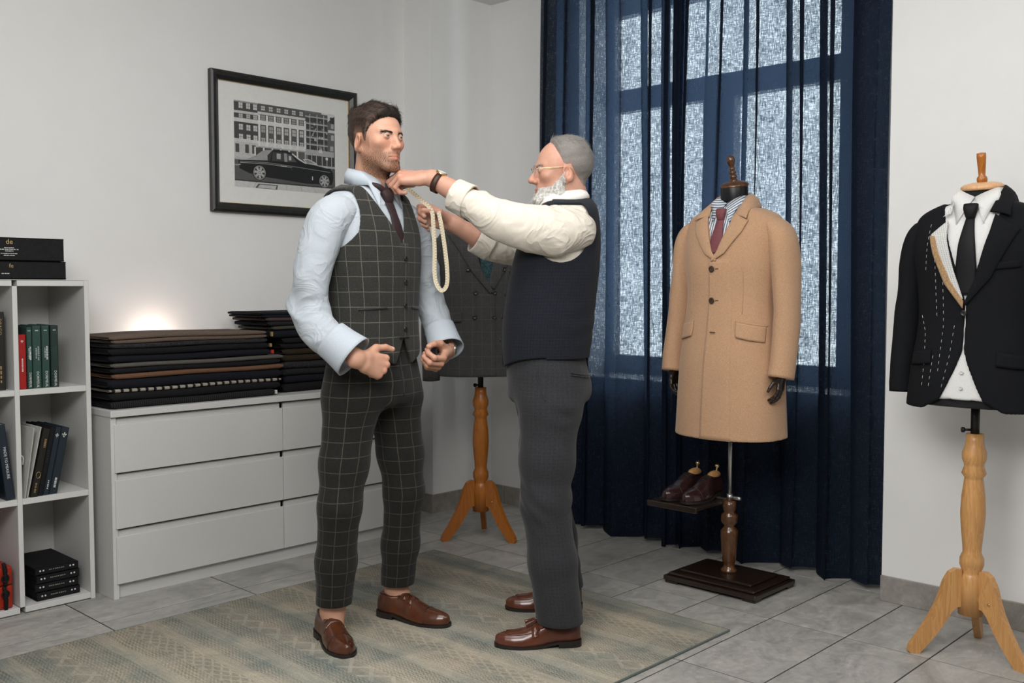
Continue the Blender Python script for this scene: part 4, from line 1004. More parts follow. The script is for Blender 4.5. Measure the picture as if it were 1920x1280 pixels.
# =============================================================== dummy with the basted black jacket
M_NAVYJ = fabric('black_navy_worsted', (.004, .0047, .0065), 320, .3, .9, .0, .1); M_WSHIRT = fabric('white_shirting', (.70, .70, .685), 320, .05, .85, .05, .04)
M_CANV = None
def canvas_mat():
    k = NT('white_canvas_with_pad_stitch'); x, y, z = k.sep(k.coord())
    l1 = k.line(k.math('ADD', x, k.math('MULTIPLY', z, .30)), .0075, .0014); d = k.line(z, .006, .003)
    k.put(k.b.inputs['Base Color'], k.mix(k.math('MULTIPLY', l1, d), k.ramp(k.noise(k.coord(), 200, 3), [(.3, (.52, .52, .50)), (.7, (.66, .66, .64))]), (.18, .18, .18))); k.b.inputs['Roughness'].default_value = .9; return k.m
M_CANV = canvas_mat(); M_TAN = fabric('tan_linen_canvas', srgb(168, 136, 100), 180, .3)
D3 = (3.43, 1.155)
d3 = thing('tailor_dummy', (*D3, 0), rz2, 'tailor dummy on light pine tripod at the right, with beech neck cap', 'mannequin')
tripod_stand(d3, M_PINE, [132 + 90, 10 + 90, 253 + 90], .86)
TJ = Torso([(.74, .222, .152, 0), (.82, .218, .15, 0), (.95, .205, .142, 0), (1.1, .185, .128, .004), (1.22, .19, .13, .008), (1.34, .206, .134, .01), (1.40, .208, .126, .014), (1.465, .2, .102, .018), (1.525, .19, .074, .02), (1.60, .18, .058, .02)], sh=(1.538, .34), k=.028)
TBJ = TJ.off(-.02)
part('bust', sdf_mesh(lambda p: smax(smin(TBJ.d(p), s_cap(p, (0, .02, 1.38), (0, .012, 1.54), .06, .058), .03), smax(p[:, 2] - 1.542, .835 - p[:, 2], .004), .004), (-.22, -.2, .8), (.22, .2, 1.57), .009), M_FORM, d3)
c3 = part('neck_cap', xf(lathe([(.0, 0), (.062, .0), (.066, .006), (.065, .012), (.055, .019), (.03, .024), (.0, .025)], 36, False), (0, .012, 1.543), rx=radians(7)), M_CAP, d3)
part('finial', xf(lathe([(.0, .02), (.015, .022), (.0165, .03), (.0155, .038), (.0105, .043), (.0115, .06), (.0145, .102), (.0145, .116), (.0, .118)], 22, False), (0, .012, 1.545), rx=radians(9)), M_PINEO, c3)
s3_ = thing('dress_shirt', (*D3, 0), rz2, 'plain white shirt under the basted black jacket', 'shirt')
TS3 = TJ.off(-.009)
def shirt3(p):
    shell = smax(TS3.d(p), -TJ.off(-.022).d(p), .003)
    return smax(shell, smax(smax(p[:, 1] - .02, np.abs(p[:, 0]) - .16, .003), smax(.86 - p[:, 2] , p[:, 2] - 1.53, .003), .003), .003)
part('shirt_front', sdf_mesh(shirt3, (-.18, -.19, .84), (.18, .05, 1.55), .0065), M_WSHIRT, s3_)
for z in (.90, .95): button(TS3, .0, z, mat('shirt_button%d' % int(z * 100), (.6, .6, .58), .3), s3_, .006, .002)
shirt_collar(.066, .066, 1.545, .012, M_WSHIRT, s3_, h=.052, tip=.055, spread=.042, T=TS3)
n3 = thing('necktie', (*D3, 0), rz2, 'plain black tie on the white dummy shirt', 'tie')
tie(TS3, [(0, 1.445, .013), (0, 1.41, .018), (0, 1.36, .026), (0, 1.29, .032), (0, 1.2, .036)], M_TIEK, n3, (0, 1.466, .023, .013, .046), .008)
j3 = thing('suit_jacket', (*D3, 0), rz2, 'unfinished black suit jacket with white basting stitches', 'jacket')
ZV3 = 1.175
fj = lambda x, z: TJ.front(x, z)
def jacket3(p):
    x, y, z = p.T; d = TJ.d(p)
    d = smax(d, -s_cap(p, (0, .012, 1.46), (0, .012, 1.7), .070, .09), .008)
    w = np.maximum((z - ZV3) * .30, 0)
    d = smax(d, -smax(np.abs(x) - w, y, .004), .004)
    cut = np.maximum((1.03 - z), 0) ** 1.25 * .62 + np.maximum(.86 - z, 0) * 1.2     # fronts curve away below the button
    d = smax(d, -smax(np.abs(x) - cut, y, .004), .004)
    d = smax(d, -smax(TJ.off(-.013).d(p), 9 * np.abs(x) - 99, .01), .004)
    return smax(d, .825 - z, .004)
V, F = sdf_mesh(jacket3, (-.24, -.19, .8), (.24, .19, 1.58), .006)
part('jacket_body', (V, F), M_NAVYJ, j3)
# finished lapel on its left side
part('lapel', patch([(.0, ZV3), (.03, 1.25), (.068, 1.40), (.076, 1.455)], [(.004, ZV3 - .01), (.075, 1.25), (.128, 1.36), (.150, 1.405)], fj, .008, .006, 12, 34, .003), M_NAVYJ, j3)
def cp(V): return np.array(V) - np.array([0, 0, .045])
q = collar_piece(1); part('collar', (cp(q[0]) * np.array([1.04, 1, 1]), q[1]), M_NAVYJ, j3)
# raw lapel on its right side: canvas and linen strip
part('canvas_lapel', patch([(-.118, 1.395), (-.10, 1.36), (-.06, 1.27), (-.012, ZV3 + .005)], [(-.066, 1.44), (-.062, 1.38), (-.036, 1.28), (-.004, ZV3 + .012)], fj, .009, .004, 12, 34), M_CANV, j3)
part('linen_strip', patch([(-.122, 1.392), (-.105, 1.33), (-.065, 1.235), (-.004, ZV3 - .02)], [(-.102, 1.39), (-.083, 1.33), (-.042, 1.24), (-.002, ZV3 + .004)], fj, .010, .004, 6, 34), M_TAN, j3)
part('canvas_collar', patch([(-.085, 1.452), (-.072, 1.468)], [(-.060, 1.462), (-.058, 1.50)], fj, .010, .004, 6, 8), M_CANV, j3)
def basting(pts, n, ln=.010):
    P = resample(pts, 200); out = []
    L = np.concatenate([[0], np.cumsum(np.linalg.norm(np.diff(P, axis=0), axis=1))])
    for s in np.linspace(0, L[-1] - ln, n):
        a = np.array([np.interp(s, L, P[:, i]) for i in (0, 1)]); b = np.array([np.interp(s + ln, L, P[:, i]) for i in (0, 1)])
        m_ = (a + b) / 2; A = [(p[0], float(fj(np.array([p[0]]), np.array([p[1]]))[0]) - dd, p[1]) for p, dd in ((a, .0006), (m_, .0016), (b, .0006))]
        out.append(tube(A, .00055, 5, 4))
    return join(*out)
for pts, n in (([(-.125, 1.43), (-.13, 1.36), (-.135, 1.28)], 8), ([(-.112, 1.40), (-.10, 1.3), (-.095, 1.2), (-.09, 1.13)], 13), ([(-.072, 1.24), (-.066, 1.1), (-.075, .95)], 13), ([(-.15, 1.13), (-.132, 1.08), (-.128, 1.02)], 6), ([(-.03, 1.1), (-.04, 1.0), (-.06, .9)], 9), ([(-.125, 1.0), (-.13, .9)], 5), ([(-.095, 1.0), (-.105, .9)], 5)):
    part('basting_thread', basting(pts, n), M_STITCH, j3)
for sg in (1, -1):
    q = patch([(.102, 1.018), (.101, .975)], [(.18, 1.008), (.183, .965)], fj, .007, .005, 12, 6, .002); part('pocket_flap', q if sg > 0 else mir(q), M_NAVYJ, j3)
    part('sleeve', loft([(sg * .145, .018, 1.428, .018, .056), (sg * .182, .016, 1.410, .040, .070), (sg * .206, .014, 1.35, .047, .074), (sg * .220, .01, 1.22, .045, .067), (sg * .228, -.005, 1.08, .043, .060), (sg * .234, -.02, .95, .041, .054), (sg * .234, -.025, .865, .041, .052)], 46, 28, (1, 0, 0), True, sleeve_disp(15 + sg, .0018, .55)), M_NAVYJ, j3)
part('breast_welt', patch([(.085, 1.30), (.085, 1.278)], [(.155, 1.308), (.156, 1.286)], fj, .005, .004, 10, 4), M_NAVYJ, j3)
button(TJ, .0, 1.14, M_BUTN, j3, .0095, .007)

# =============================================================== dummy with the grey double-breasted jacket
def check_mat(name, base, line1, pu, pv, wd, amt=.6, namt=.35, sheen=.12):
    k = NT(name); u, v, w_ = k.sep(k.coord('UV')); f = k.noise(k.coord(), 340, 2, .7); g = k.noise(k.coord(), 30, 3)
    b = k.ramp(f, [(.28, tuple(c * (1 - namt) for c in base)), (.72, tuple(c * (1 + namt) for c in base))])
    ln = k.math('MAXIMUM', k.line(u, pu, wd), k.line(v, pv, wd)); br = k.ramp(k.noise(k.coord(), 420, 1), [(.3, (.35,) * 3), (.6, (1, 1, 1))])
    c = k.mix(k.math('MULTIPLY', k.math('MULTIPLY', ln, br), amt), b, line1)
    k.put(k.b.inputs['Base Color'], k.mix(.3, c, k.ramp(g, [(.3, (.75,) * 3), (.7, (1.05,) * 3)]), 'MULTIPLY')); k.b.inputs['Roughness'].default_value = .9; k.b.inputs['Specular IOR Level'].default_value = .2
    k.b.inputs['Sheen Weight'].default_value = sheen; k.b.inputs['Sheen Roughness'].default_value = .5
    k.bump(f, .3, .001); return k.m
M_GREYJ = check_mat('grey_check_worsted', srgb(64, 64, 64), srgb(112, 106, 102), .045, .058, .0016, .4)
M_TEAL = fabric('teal_knit', srgb(44, 66, 72), 120, .5)
D1 = (3.385, 3.445); rz1 = radians(-36.9)
d1 = thing('tailor_dummy', (*D1, 0), rz1, 'tailor dummy on orange varnished tripod between the two men', 'mannequin')
tripod_stand(d1, M_PINEO, [156 + 36.9, -80 + 36.9, 40 + 36.9], .83)
TG = Torso([(.72, .225, .155, 0), (.8, .22, .153, 0), (.95, .208, .145, 0), (1.1, .19, .13, .004), (1.22, .195, .132, .008), (1.34, .21, .136, .01), (1.42, .212, .126, .014), (1.485, .2, .102, .018), (1.545, .19, .076, .02), (1.62, .18, .058, .02)], sh=(1.562, .34), k=.028)
part('bust', sdf_mesh(lambda p: smax(smin(TG.off(-.02).d(p), s_cap(p, (0, .02, 1.38), (0, .012, 1.58), .06, .055), .03), .80 - p[:, 2], .004), (-.22, -.2, .78), (.22, .2, 1.66), .010), M_FORM, d1)
g1 = thing('suit_jacket', (*D1, 0), rz1, 'grey checked double-breasted jacket on the orange tripod dummy', 'jacket')
fg = lambda x, z: TG.front(x, z); ZG = 1.215
def jacket1(p):
    x, y, z = p.T; d = TG.d(p)
    d = smax(d, -s_cap(p, (0, .012, 1.49), (0, .012, 1.72), .070, .09), .008)
    w = np.maximum((z - ZG - .02) * .28, 0); d = smax(d, -smax(np.abs(x - .01) - w, y, .004), .004)
    d = smax(d, -smax(TG.off(-.013).d(p), 9 * np.abs(x) - 99, .01), .004)
    return smax(d, .80 - z, .004)
V, F = sdf_mesh(jacket1, (-.25, -.19, .78), (.25, .19, 1.6), .0075)
uv_, wr_ = TG.uv(V); part('jacket_body', (V, F), M_GREYJ, g1, uv=uv_, wrap=wr_)
def upatch(*a, **k):
    V, F = patch(*a, **k)[:2]; return V, F
def put_patch(nm, q, m, par): return part(nm, q, m, par, uv=np.stack([q[0][:, 0] + .53, q[0][:, 2]], 1))
put_patch('lapel', upatch([(.045, ZG - .01), (-.01, 1.30), (-.05, 1.42), (-.07, 1.49)], [(.03, ZG - .022), (-.06, 1.30), (-.13, 1.42), (-.165, 1.475)], fg, .010, .006, 12, 34, .003), M_GREYJ, g1)
put_patch('lapel', upatch([(.02, ZG + .02), (.04, 1.32), (.07, 1.49)], [(.05, ZG + .0), (.11, 1.32), (.165, 1.475)], fg, .007, .006, 12, 34, .003), M_GREYJ, g1)
q = join(collar_piece(1), collar_piece(-1)); q = (q[0] + np.array([0, 0, -.018]), q[1]); part('collar', q, M_GREYJ, g1, uv=np.stack([q[0][:, 0] + .5, q[0][:, 2]], 1))
put_patch('front_panel', upatch([(.055, ZG - .02), (.055, .802)], [(-.04, ZG - .02), (-.04, .802)], fg, lambda s, t: .005 * (1 - s) ** .5 + .0004, .004, 10, 30), M_GREYJ, g1)
for x, z in ((-.075, 1.31), (.095, 1.31), (-.04, 1.20), (.05, 1.20), (-.045, 1.085), (.048, 1.085)): button(TG, x, z, M_BUTN, g1, .0105, .008)
q = upatch([(-.185, 1.10), (-.185, 1.055)], [(-.105, 1.11), (-.106, 1.062)], fg, .007, .005, 12, 6, .002); put_patch('pocket_flap', q, M_GREYJ, g1)
ps = part('pocket_square', patch([(.10, 1.375), (.118, 1.405), (.125, 1.42)], [(.165, 1.37), (.15, 1.40), (.14, 1.42)], fg, .008, .004, 8, 8), fabric('blue_dotted_silk', srgb(96, 126, 156), 60, .5, .7), g1)
for sg in (1, -1):
    V, F, uu, wr = loft([(sg * .145, .018, 1.450, .018, .056), (sg * .186, .016, 1.430, .040, .070), (sg * .216, .014, 1.36, .049, .076), (sg * .236, .01, 1.22, .046, .069), (sg * .244, -.005, 1.08, .044, .062), (sg * .246, -.02, .95, .043, .056), (sg * .242, -.02, .778, .042, .052)], 46, 28, (1, 0, 0), True, sleeve_disp(25 + sg, .0018, .55), True)
    part('sleeve', (V, F), M_GREYJ, g1, uv=uu, wrap=wr)
kn = thing('necktie', (*D1, 0), rz1, 'teal knitted tie in the opening of the grey jacket', 'tie')
tie(TG.off(-.006), [(.0, 1.48, .016), (.005, 1.42, .024), (.015, 1.32, .03), (.03, 1.24, .03)], M_TEAL, kn, (0, 1.505, .022, .013, .044), .004)
s1_ = thing('dress_shirt', (*D1, 0), rz1, 'dark shirt in the neck opening of the grey jacket', 'shirt')
part('shirt_front', sdf_mesh(lambda p: smax(smax(TG.off(-.009).d(p), -TG.off(-.02).d(p), .003), smax(smax(p[:, 1] - .02, np.abs(p[:, 0]) - .14, .003), smax(1.2 - p[:, 2], p[:, 2] - 1.53, .003), .003), .003), (-.16, -.19, 1.18), (.16, .05, 1.55), .007), M_LINING, s1_)
shirt_collar(.066, .066, 1.565, .012, M_LINING, s1_, h=.046, tip=.05, spread=.034, T=TG.off(-.009))
# =============================================================== people: builders
def nrm(v): v = np.array(v, float); return v / np.linalg.norm(v)
def skin_mat():
    k = NT('skin'); at = k.n('ShaderNodeVertexColor', layer_name='Col'); v = k.coord()
    f = k.noise(v, 45, 4, .6); p = k.noise(v, 420, 2)
    c = k.mix(.3, at.outputs[0], k.ramp(f, [(.3, (.82, .74, .70)), (.7, (1.08, 1.06, 1.05))]), 'MULTIPLY')
    k.put(k.b.inputs['Base Color'], c); k.b.inputs['Roughness'].default_value = .48; k.b.inputs['Specular IOR Level'].default_value = .4
    k.b.inputs['Subsurface Weight'].default_value = .12; k.b.inputs['Subsurface Radius'].default_value = (.012, .004, .002); k.b.inputs['Subsurface Scale'].default_value = .5
    k.bump(k.math('ADD', p, k.math('MULTIPLY', f, .6)), .22, .0012); return k.m
M_SKIN = skin_mat()
def hair_mat(name, c1, c2):
    k = NT(name); f = k.noise(k.coord(), 130, 3, .6)
    k.put(k.b.inputs['Base Color'], k.ramp(f, [(.3, c1), (.7, c2)])); k.b.inputs['Roughness'].default_value = .45; k.b.inputs['Specular IOR Level'].default_value = .35
    return k.m
M_HAIRB = hair_mat('dark_brown_hair', (.008, .0052, .0035), (.030, .019, .012)); M_HAIRG = hair_mat('grey_hair', (.12, .115, .11), (.36, .35, .335)); M_BEARDW = hair_mat('white_grey_beard', (.26, .25, .235), (.66, .64, .60))
M_STUB = hair_mat('brown_stubble', (.05, .027, .013), (.11, .06, .03))
k_ = NT('eye_surface'); k_.put(k_.b.inputs['Base Color'], k_.n('ShaderNodeVertexColor', layer_name='Col').outputs[0]); k_.b.inputs['Roughness'].default_value = .12; k_.b.inputs['Coat Weight'].default_value = .6; M_EYE = k_.m

HAIRLINE1 = ([-.12, -.085, -.070, -.055, -.042, -.030, -.022, -.014, -.008, .022, .032, .045, .07, .13], [.092, .084, .069, .056, .044, .022, -.008, -.022, .010, .014, -.010, -.040, -.064, -.070])
HAIRLINE2 = ([-.12, -.060, -.046, -.030, -.020, -.010, -.002, .008, .024, .034, .05, .07, .13], [.14, .125, .110, .084, .060, .036, .016, .009, .013, -.010, -.035, -.060, -.066])
def head_d(p, o):
    q = p.copy(); q[:, 0] = np.abs(q[:, 0]); j = o.get('jaw', 1.0); W_ = o.get('w', 1.0)
    d = s_ell(q, (0, .018, .032), (.076 * W_, .092, .083))
    d = smin(d, s_ell(q, (0, -.018, .004), (.066 * W_, .070, .085)), .03)
    d = smin(d, s_ell(q, (0, -.020, -.060), (.051 * j, .058, .052)), .03)
    d = smin(d, s_ell(q, (0, -.074, -.100), (.021 * j, .015, .016)), .02)
    d = smin(d, s_cap(q, (.052 * j, .012, -.042), (.022, -.066, -.097), .014, .012), .022)
    d = smin(d, s_cap(q, (.006, -.0835, .0185), (.046, -.064, .0195), .0088, .007), .012)
    d = smin(d, s_ell(q, (.046, -.058, -.019), (.018, .018, .015)), .022)
    d = smax(d, -s_ell(q, (.030, -.098, .001), (.021, .023, .0120)), .009)
    n_ = o.get('nose', 1.0)
    d = smin(d, s_cap(q, (0, -.083, .012), (0, -.105 - .006 * (n_ - 1) * 5, -.027), .0070, .0098 * n_), .012)
    d = smin(d, s_cap(q, (0, -.076, .004), (0, -.090, -.034), .0085, .0115), .010)
    d = smin(d, s_ell(q, (0, -.107 - .004 * (n_ - 1) * 5, -.031), (.0105 * n_, .011, .0095)), .006)
    d = smin(d, s_ell(q, (.0125 * n_, -.0945, -.0355), (.0075 * n_, .0105, .0078)), .006)
    d = smax(d, -s_ell(q, (.0062, -.1010, -.0462), (.0030, .0048, .0030)), .003)
    d = smin(d, s_ell(q, (0, -.073, -.066), (.030, .0195, .022)), .016)
    d = smin(d, s_cap(q, (.002, -.0925, -.0612), (.021, -.0795, -.0675), .0042, .0018), .004)
    d = smin(d, s_cap(q, (.0, -.0918, -.0728), (.018, -.0800, -.0695), .0052, .0018), .004)
    d = smax(d, -s_cap(q, (0, -.1005, -.0668), (.0235, -.0835, -.0682), .0017, .0012), .0025)
    # eyelids around the eyeball
    E = np.array([.031, -.0745, .003]); e = q - E; h = np.maximum(o.get('lid', .0044) * (1 - (e[:, 0] / .0135) ** 2), 0)
    lid = np.maximum(np.linalg.norm(e, axis=1) - .0137, -np.maximum(np.abs(e[:, 2] + .0006) - h, e[:, 1] + .004))
    d = smin(d, lid, .003)
    # ear
    ang = radians(14); c_, s_ = cos(ang), sin(ang); Re = np.array([[1, 0, 0], [0, c_, -s_], [0, s_, c_]]) @ np.array([[cos(.45), -sin(.45), 0], [sin(.45), cos(.45), 0], [0, 0, 1]])
    ex = .0785 * W_
    ear = s_ell(q, (ex, .014, -.017), (.0085, .0205, .0295), Re)
    ear = smax(ear, -s_ell(q, (ex + .009, .009, -.014), (.0085, .0125, .0195), Re), .004)
    ear = smin(ear, s_ell(q, (ex - .004, .006, -.042), (.007, .009, .010)), .008)
    ear = smin(ear, s_ell(q, (ex + .001, .012, -.023), (.0035, .005, .011)), .004)
    d = smin(d, ear, .004)
    nk = o.get('neck', 1.0)
    d = smin(d, s_cap(q, (0, .022, -.075), (0, .05, -.24), .054 * nk, .060 * nk), .028)
    d = smin(d, s_cap(q, (.034, .030, -.06), (.010, -.012, -.21), .016, .014), .02)
    return d
def hair_th(p, line, o, T=.02, side=.006):
    f = np.interp(p[:, 1], *line); m = np.clip((p[:, 2] - f) / .030, 0, 1) ** .7
    up = np.clip((p[:, 2] - .03) / .07, 0, 1); up = up * up * (3 - 2 * up)
    th = side + (T - side) * up
    th = th * (1 + .35 * vnoise(p * np.array([1, .45, 1]), 150, 4, 2))
    return -.0015 + (th + .0015) * m
def strands(R, N, D, L, r, curl=.25, seg=4, rng=None):
    """tapered three-sided hairs: roots R, directions D, lengths L"""
    n = len(R); rng = rng or RNG; V = []; F = []
    t = np.linspace(0, 1, seg + 1)
    D = D / np.linalg.norm(D, axis=1)[:, None]
    side = np.cross(D, N); side /= np.linalg.norm(side, axis=1)[:, None] + 1e-9; up = np.cross(side, D)
    bend = rng.normal(size=(n, 1)) * curl
    P = [R + D * (L * s)[:, None] + (side * bend - up * .25) * (L * s * s)[:, None] for s in t]
    tri = [(cos(a), sin(a)) for a in (0, 2.1, 4.2)]
    allv = []
    for s, p in zip(t, P):
        w = r * (1 - .85 * s)
        for c_, s_ in tri: allv.append(p + side * (c_ * w) + up * (s_ * w))
    V = np.stack(allv, 1).reshape(-1, 3); k = 3 * (seg + 1); base = (np.arange(n) * k)[:, None]
    quads = np.array([(i * 3 + j, i * 3 + (j + 1) % 3, (i + 1) * 3 + (j + 1) % 3, (i + 1) * 3 + j) for i in range(seg) for j in range(3)])
    F = (base[:, :, None] + quads[None]).reshape(-1, 4)
    return V, F
def eyeball(c, gaze, iris):
    n1, n2 = 30, 22; th = np.linspace(0, pi, n2 + 1)[1:-1]
    V, F = lathe([(sin(t), -cos(t)) for t in th], n1); g = nrm(gaze)
    a = np.arccos(np.clip(V @ g, -1, 1)); C_ = np.tile(np.array([.60, .56, .52]), (len(V), 1)); 
    # bring ring vertices exactly where colours change by building the ball about the gaze axis
    z = g; x = nrm(np.cross([0, 0, 1], z)); y = np.cross(z, x); Rm = np.stack([x, y, z], 1)
    ths = np.concatenate([np.linspace(0.001, .20, 3), np.linspace(.22, .54, 5), np.linspace(.57, pi - .01, 16)])
    V, F = lathe([(sin(t), cos(t)) for t in ths][::-1], 26); a = np.arccos(np.clip(V[:, 2], -1, 1))
    C_ = np.where((a < .21)[:, None], [[.004, .004, .004]], np.where((a < .55)[:, None], [iris], [[.40, .37, .34]]))
    return (V * .0124) @ Rm.T + np.array(c), F, C_
def finger_pts(base, ln, curls, spread):
    P = [np.array(base, float)]; A = 0
    for l, c in zip(ln, curls):
        A += radians(c); P.append(P[-1] + l * np.array([cos(A) * cos(spread), cos(A) * sin(spread), -sin(A)]))
    return P
FB = [((.090, .027, .002), (.044, .027, .022), .0098), ((.095, .006, .004), (.049, .030, .023), .0100), ((.089, -.015, .002), (.045, .028, .022), .0094), ((.079, -.033, -.003), (.035, .022, .020), .0083)]
def hand(O, X, Y, Z, curls, thumb, fore=None, fr=(.028, .040), spreads=(.08, .02, -.05, -.12), h=.0021, sc=1.0):
    """O wrist, X towards fingers, Y thumb side, Z back of hand. thumb: three direction vectors in hand axes"""
    X = nrm(X); Z = np.array(Z, float); Z = nrm(Z - X * (Z @ X)); Yv = np.cross(Z, X); fl = np.dot(Yv, Y) < 0
    if fl: Yv = -Yv
    Rm = np.stack([X, Yv, Z], 1) * sc; O = np.array(O, float)
    fing = [finger_pts(b, l, c, s) for (b, l, r), c, s in zip(FB, curls, spreads)]
    tp = [np.array((.024, .022, -.010))]
    for l, d in zip((.044, .034, .026), thumb): tp.append(tp[-1] + l * nrm(d))
    fo = None if fore is None else (np.array(fore) - O) @ Rm / sc ** 2
    def sd(p):
        d = smin(s_cap(p, (-.03, .009, 0), (.014, .012, 0), .0215, .019), s_cap(p, (-.03, -.009, 0), (.014, -.012, -.001), .0215, .019), .012)
        for (b, l, r), f in zip(FB, fing):
            d = smin(d, s_cap(p, (.014, b[1] * .62, -.001), (b[0] - .004, b[1], b[2] - .004), .0165, .0125), .012)
        d = smin(d, s_cap(p, (.02, .018, -.010), tp[1], .018, .0125), .012)
        d = smin(d, s_cap(p, (.02, -.022, -.008), (.065, -.030, -.008), .014, .012), .012)
        fd = None
        for (b, l, r), f in zip(FB, fing):
            c = s_chain(p, f, (r * 1.06, r * 1.0, r * .93, r * .80), .003)
            for q in f[1:3]: c = smin(c, np.linalg.norm(p - q, axis=1) - r * 1.03, .003)
            fd = c if fd is None else smin(fd, c, .0022)
        d = smin(d, fd, .006)
        d = smin(d, s_chain(p, tp, (.0145, .0118, .0108, .0090), .004), .007)
        if fo is not None: d = smin(d, s_cap(p, (-.02, 0, 0), fo, fr[0], fr[1]), .014)
        return d
    allp = np.array([q for f in fing for q in f] + tp + [(-.05, .03, .02), (-.05, -.03, -.02)] + ([fo] if fo is not None else []))
    pad = max(.02, fr[1] if fo is not None else .02) + .01
    V, F = sdf_mesh(sd, allp.min(0) - .03 - (pad - .03 if pad > .03 else 0), allp.max(0) + .03 + (pad - .03 if pad > .03 else 0), h)
    # colour: redder knuckles and tips, pale nails
    kn = np.full(len(V), 9.0); nl = np.full(len(V), 9.0)
    for f in fing + [tp]:
        for q in f[:-1]: kn = np.minimum(kn, np.linalg.norm(V - q, axis=1))
        tipd = nrm(f[-1] - f[-2]); nn = nrm(np.cross(np.cross(tipd, (0, 0, 1)) if f is not tp else np.cross(tipd, (0, .6, .8)), tipd))
        nl = np.minimum(nl, np.linalg.norm(V - (f[-1] + nn * .008 - tipd * .001), axis=1))
    W_ = V @ Rm.T + O
    return W_, (F[:, ::-1] if fl else F), np.clip(1 - kn / .02, 0, 1), np.clip((.0055 - nl) / .002, 0, 1)
def cuff(p0, p1, r0, r1, th=.004, ref=(0, 0, 1), seg=30, squash=1.0, flare=0.0, split=None):
    """open cuff with thickness from p0 to p1"""
    A = loft([(*p0, r0, r0 * squash), (*(np.array(p0) * .5 + np.array(p1) * .5), (r0 + r1) / 2 + flare * .3, (r0 + r1) / 2 * squash + flare * .3), (*p1, r1 + flare, r1 * squash + flare)], 10, seg, ref, False)
    B = loft([(*p0, r0 - th, r0 * squash - th), (*(np.array(p0) * .5 + np.array(p1) * .5), (r0 + r1) / 2 - th + flare * .3, (r0 + r1) / 2 * squash - th + flare * .3), (*p1, r1 - th + flare, r1 * squash - th + flare)], 10, seg, ref, False)
    nA = len(A[0]); V = np.concatenate([A[0], B[0]]); F = list(A[1]) + [tuple(i + nA for i in f[::-1]) for f in B[1]]
    for base, rev in ((0, False), (9 * seg, True)):
        for j in range(seg):
            k = (j + 1) % seg; q = (base + j, nA + base + j, nA + base + k, base + k); F.append(q[::-1] if rev else q)
    return V, F
def hair_col(V, line, hc, skin):
    """cropped sides thin out towards the skin at the hairline; the crown keeps full colour"""
    f = np.interp(V[:, 1], *line); h_ = np.clip((V[:, 2] - f) / .030, 0, 1); top = np.clip((V[:, 2] - .045) / .03, 0, 1)
    k = np.clip(np.maximum(h_ ** .6, top), 0, 1) * (.9 + .1 * np.clip(vnoise(V, 700, 5, 2), -1, 1)); k = np.clip(.5 + .5 * k, 0, 1)[:, None]
    return hc * k + skin * .75 * (1 - k)
kv = NT('cropped_hair'); kv.put(kv.b.inputs['Base Color'], kv.mix(.5, kv.n('ShaderNodeVertexColor', layer_name='Col').outputs[0], kv.ramp(kv.noise(kv.coord(), 400, 3, .7), [(.3, (.5,) * 3), (.7, (1.5,) * 3)]), 'MULTIPLY')); kv.b.inputs['Roughness'].default_value = .55; kv.b.inputs['Specular IOR Level'].default_value = .3
kv.bump(kv.noise(kv.coord(), 500, 2), .6, .002); M_HAIRV = kv.m
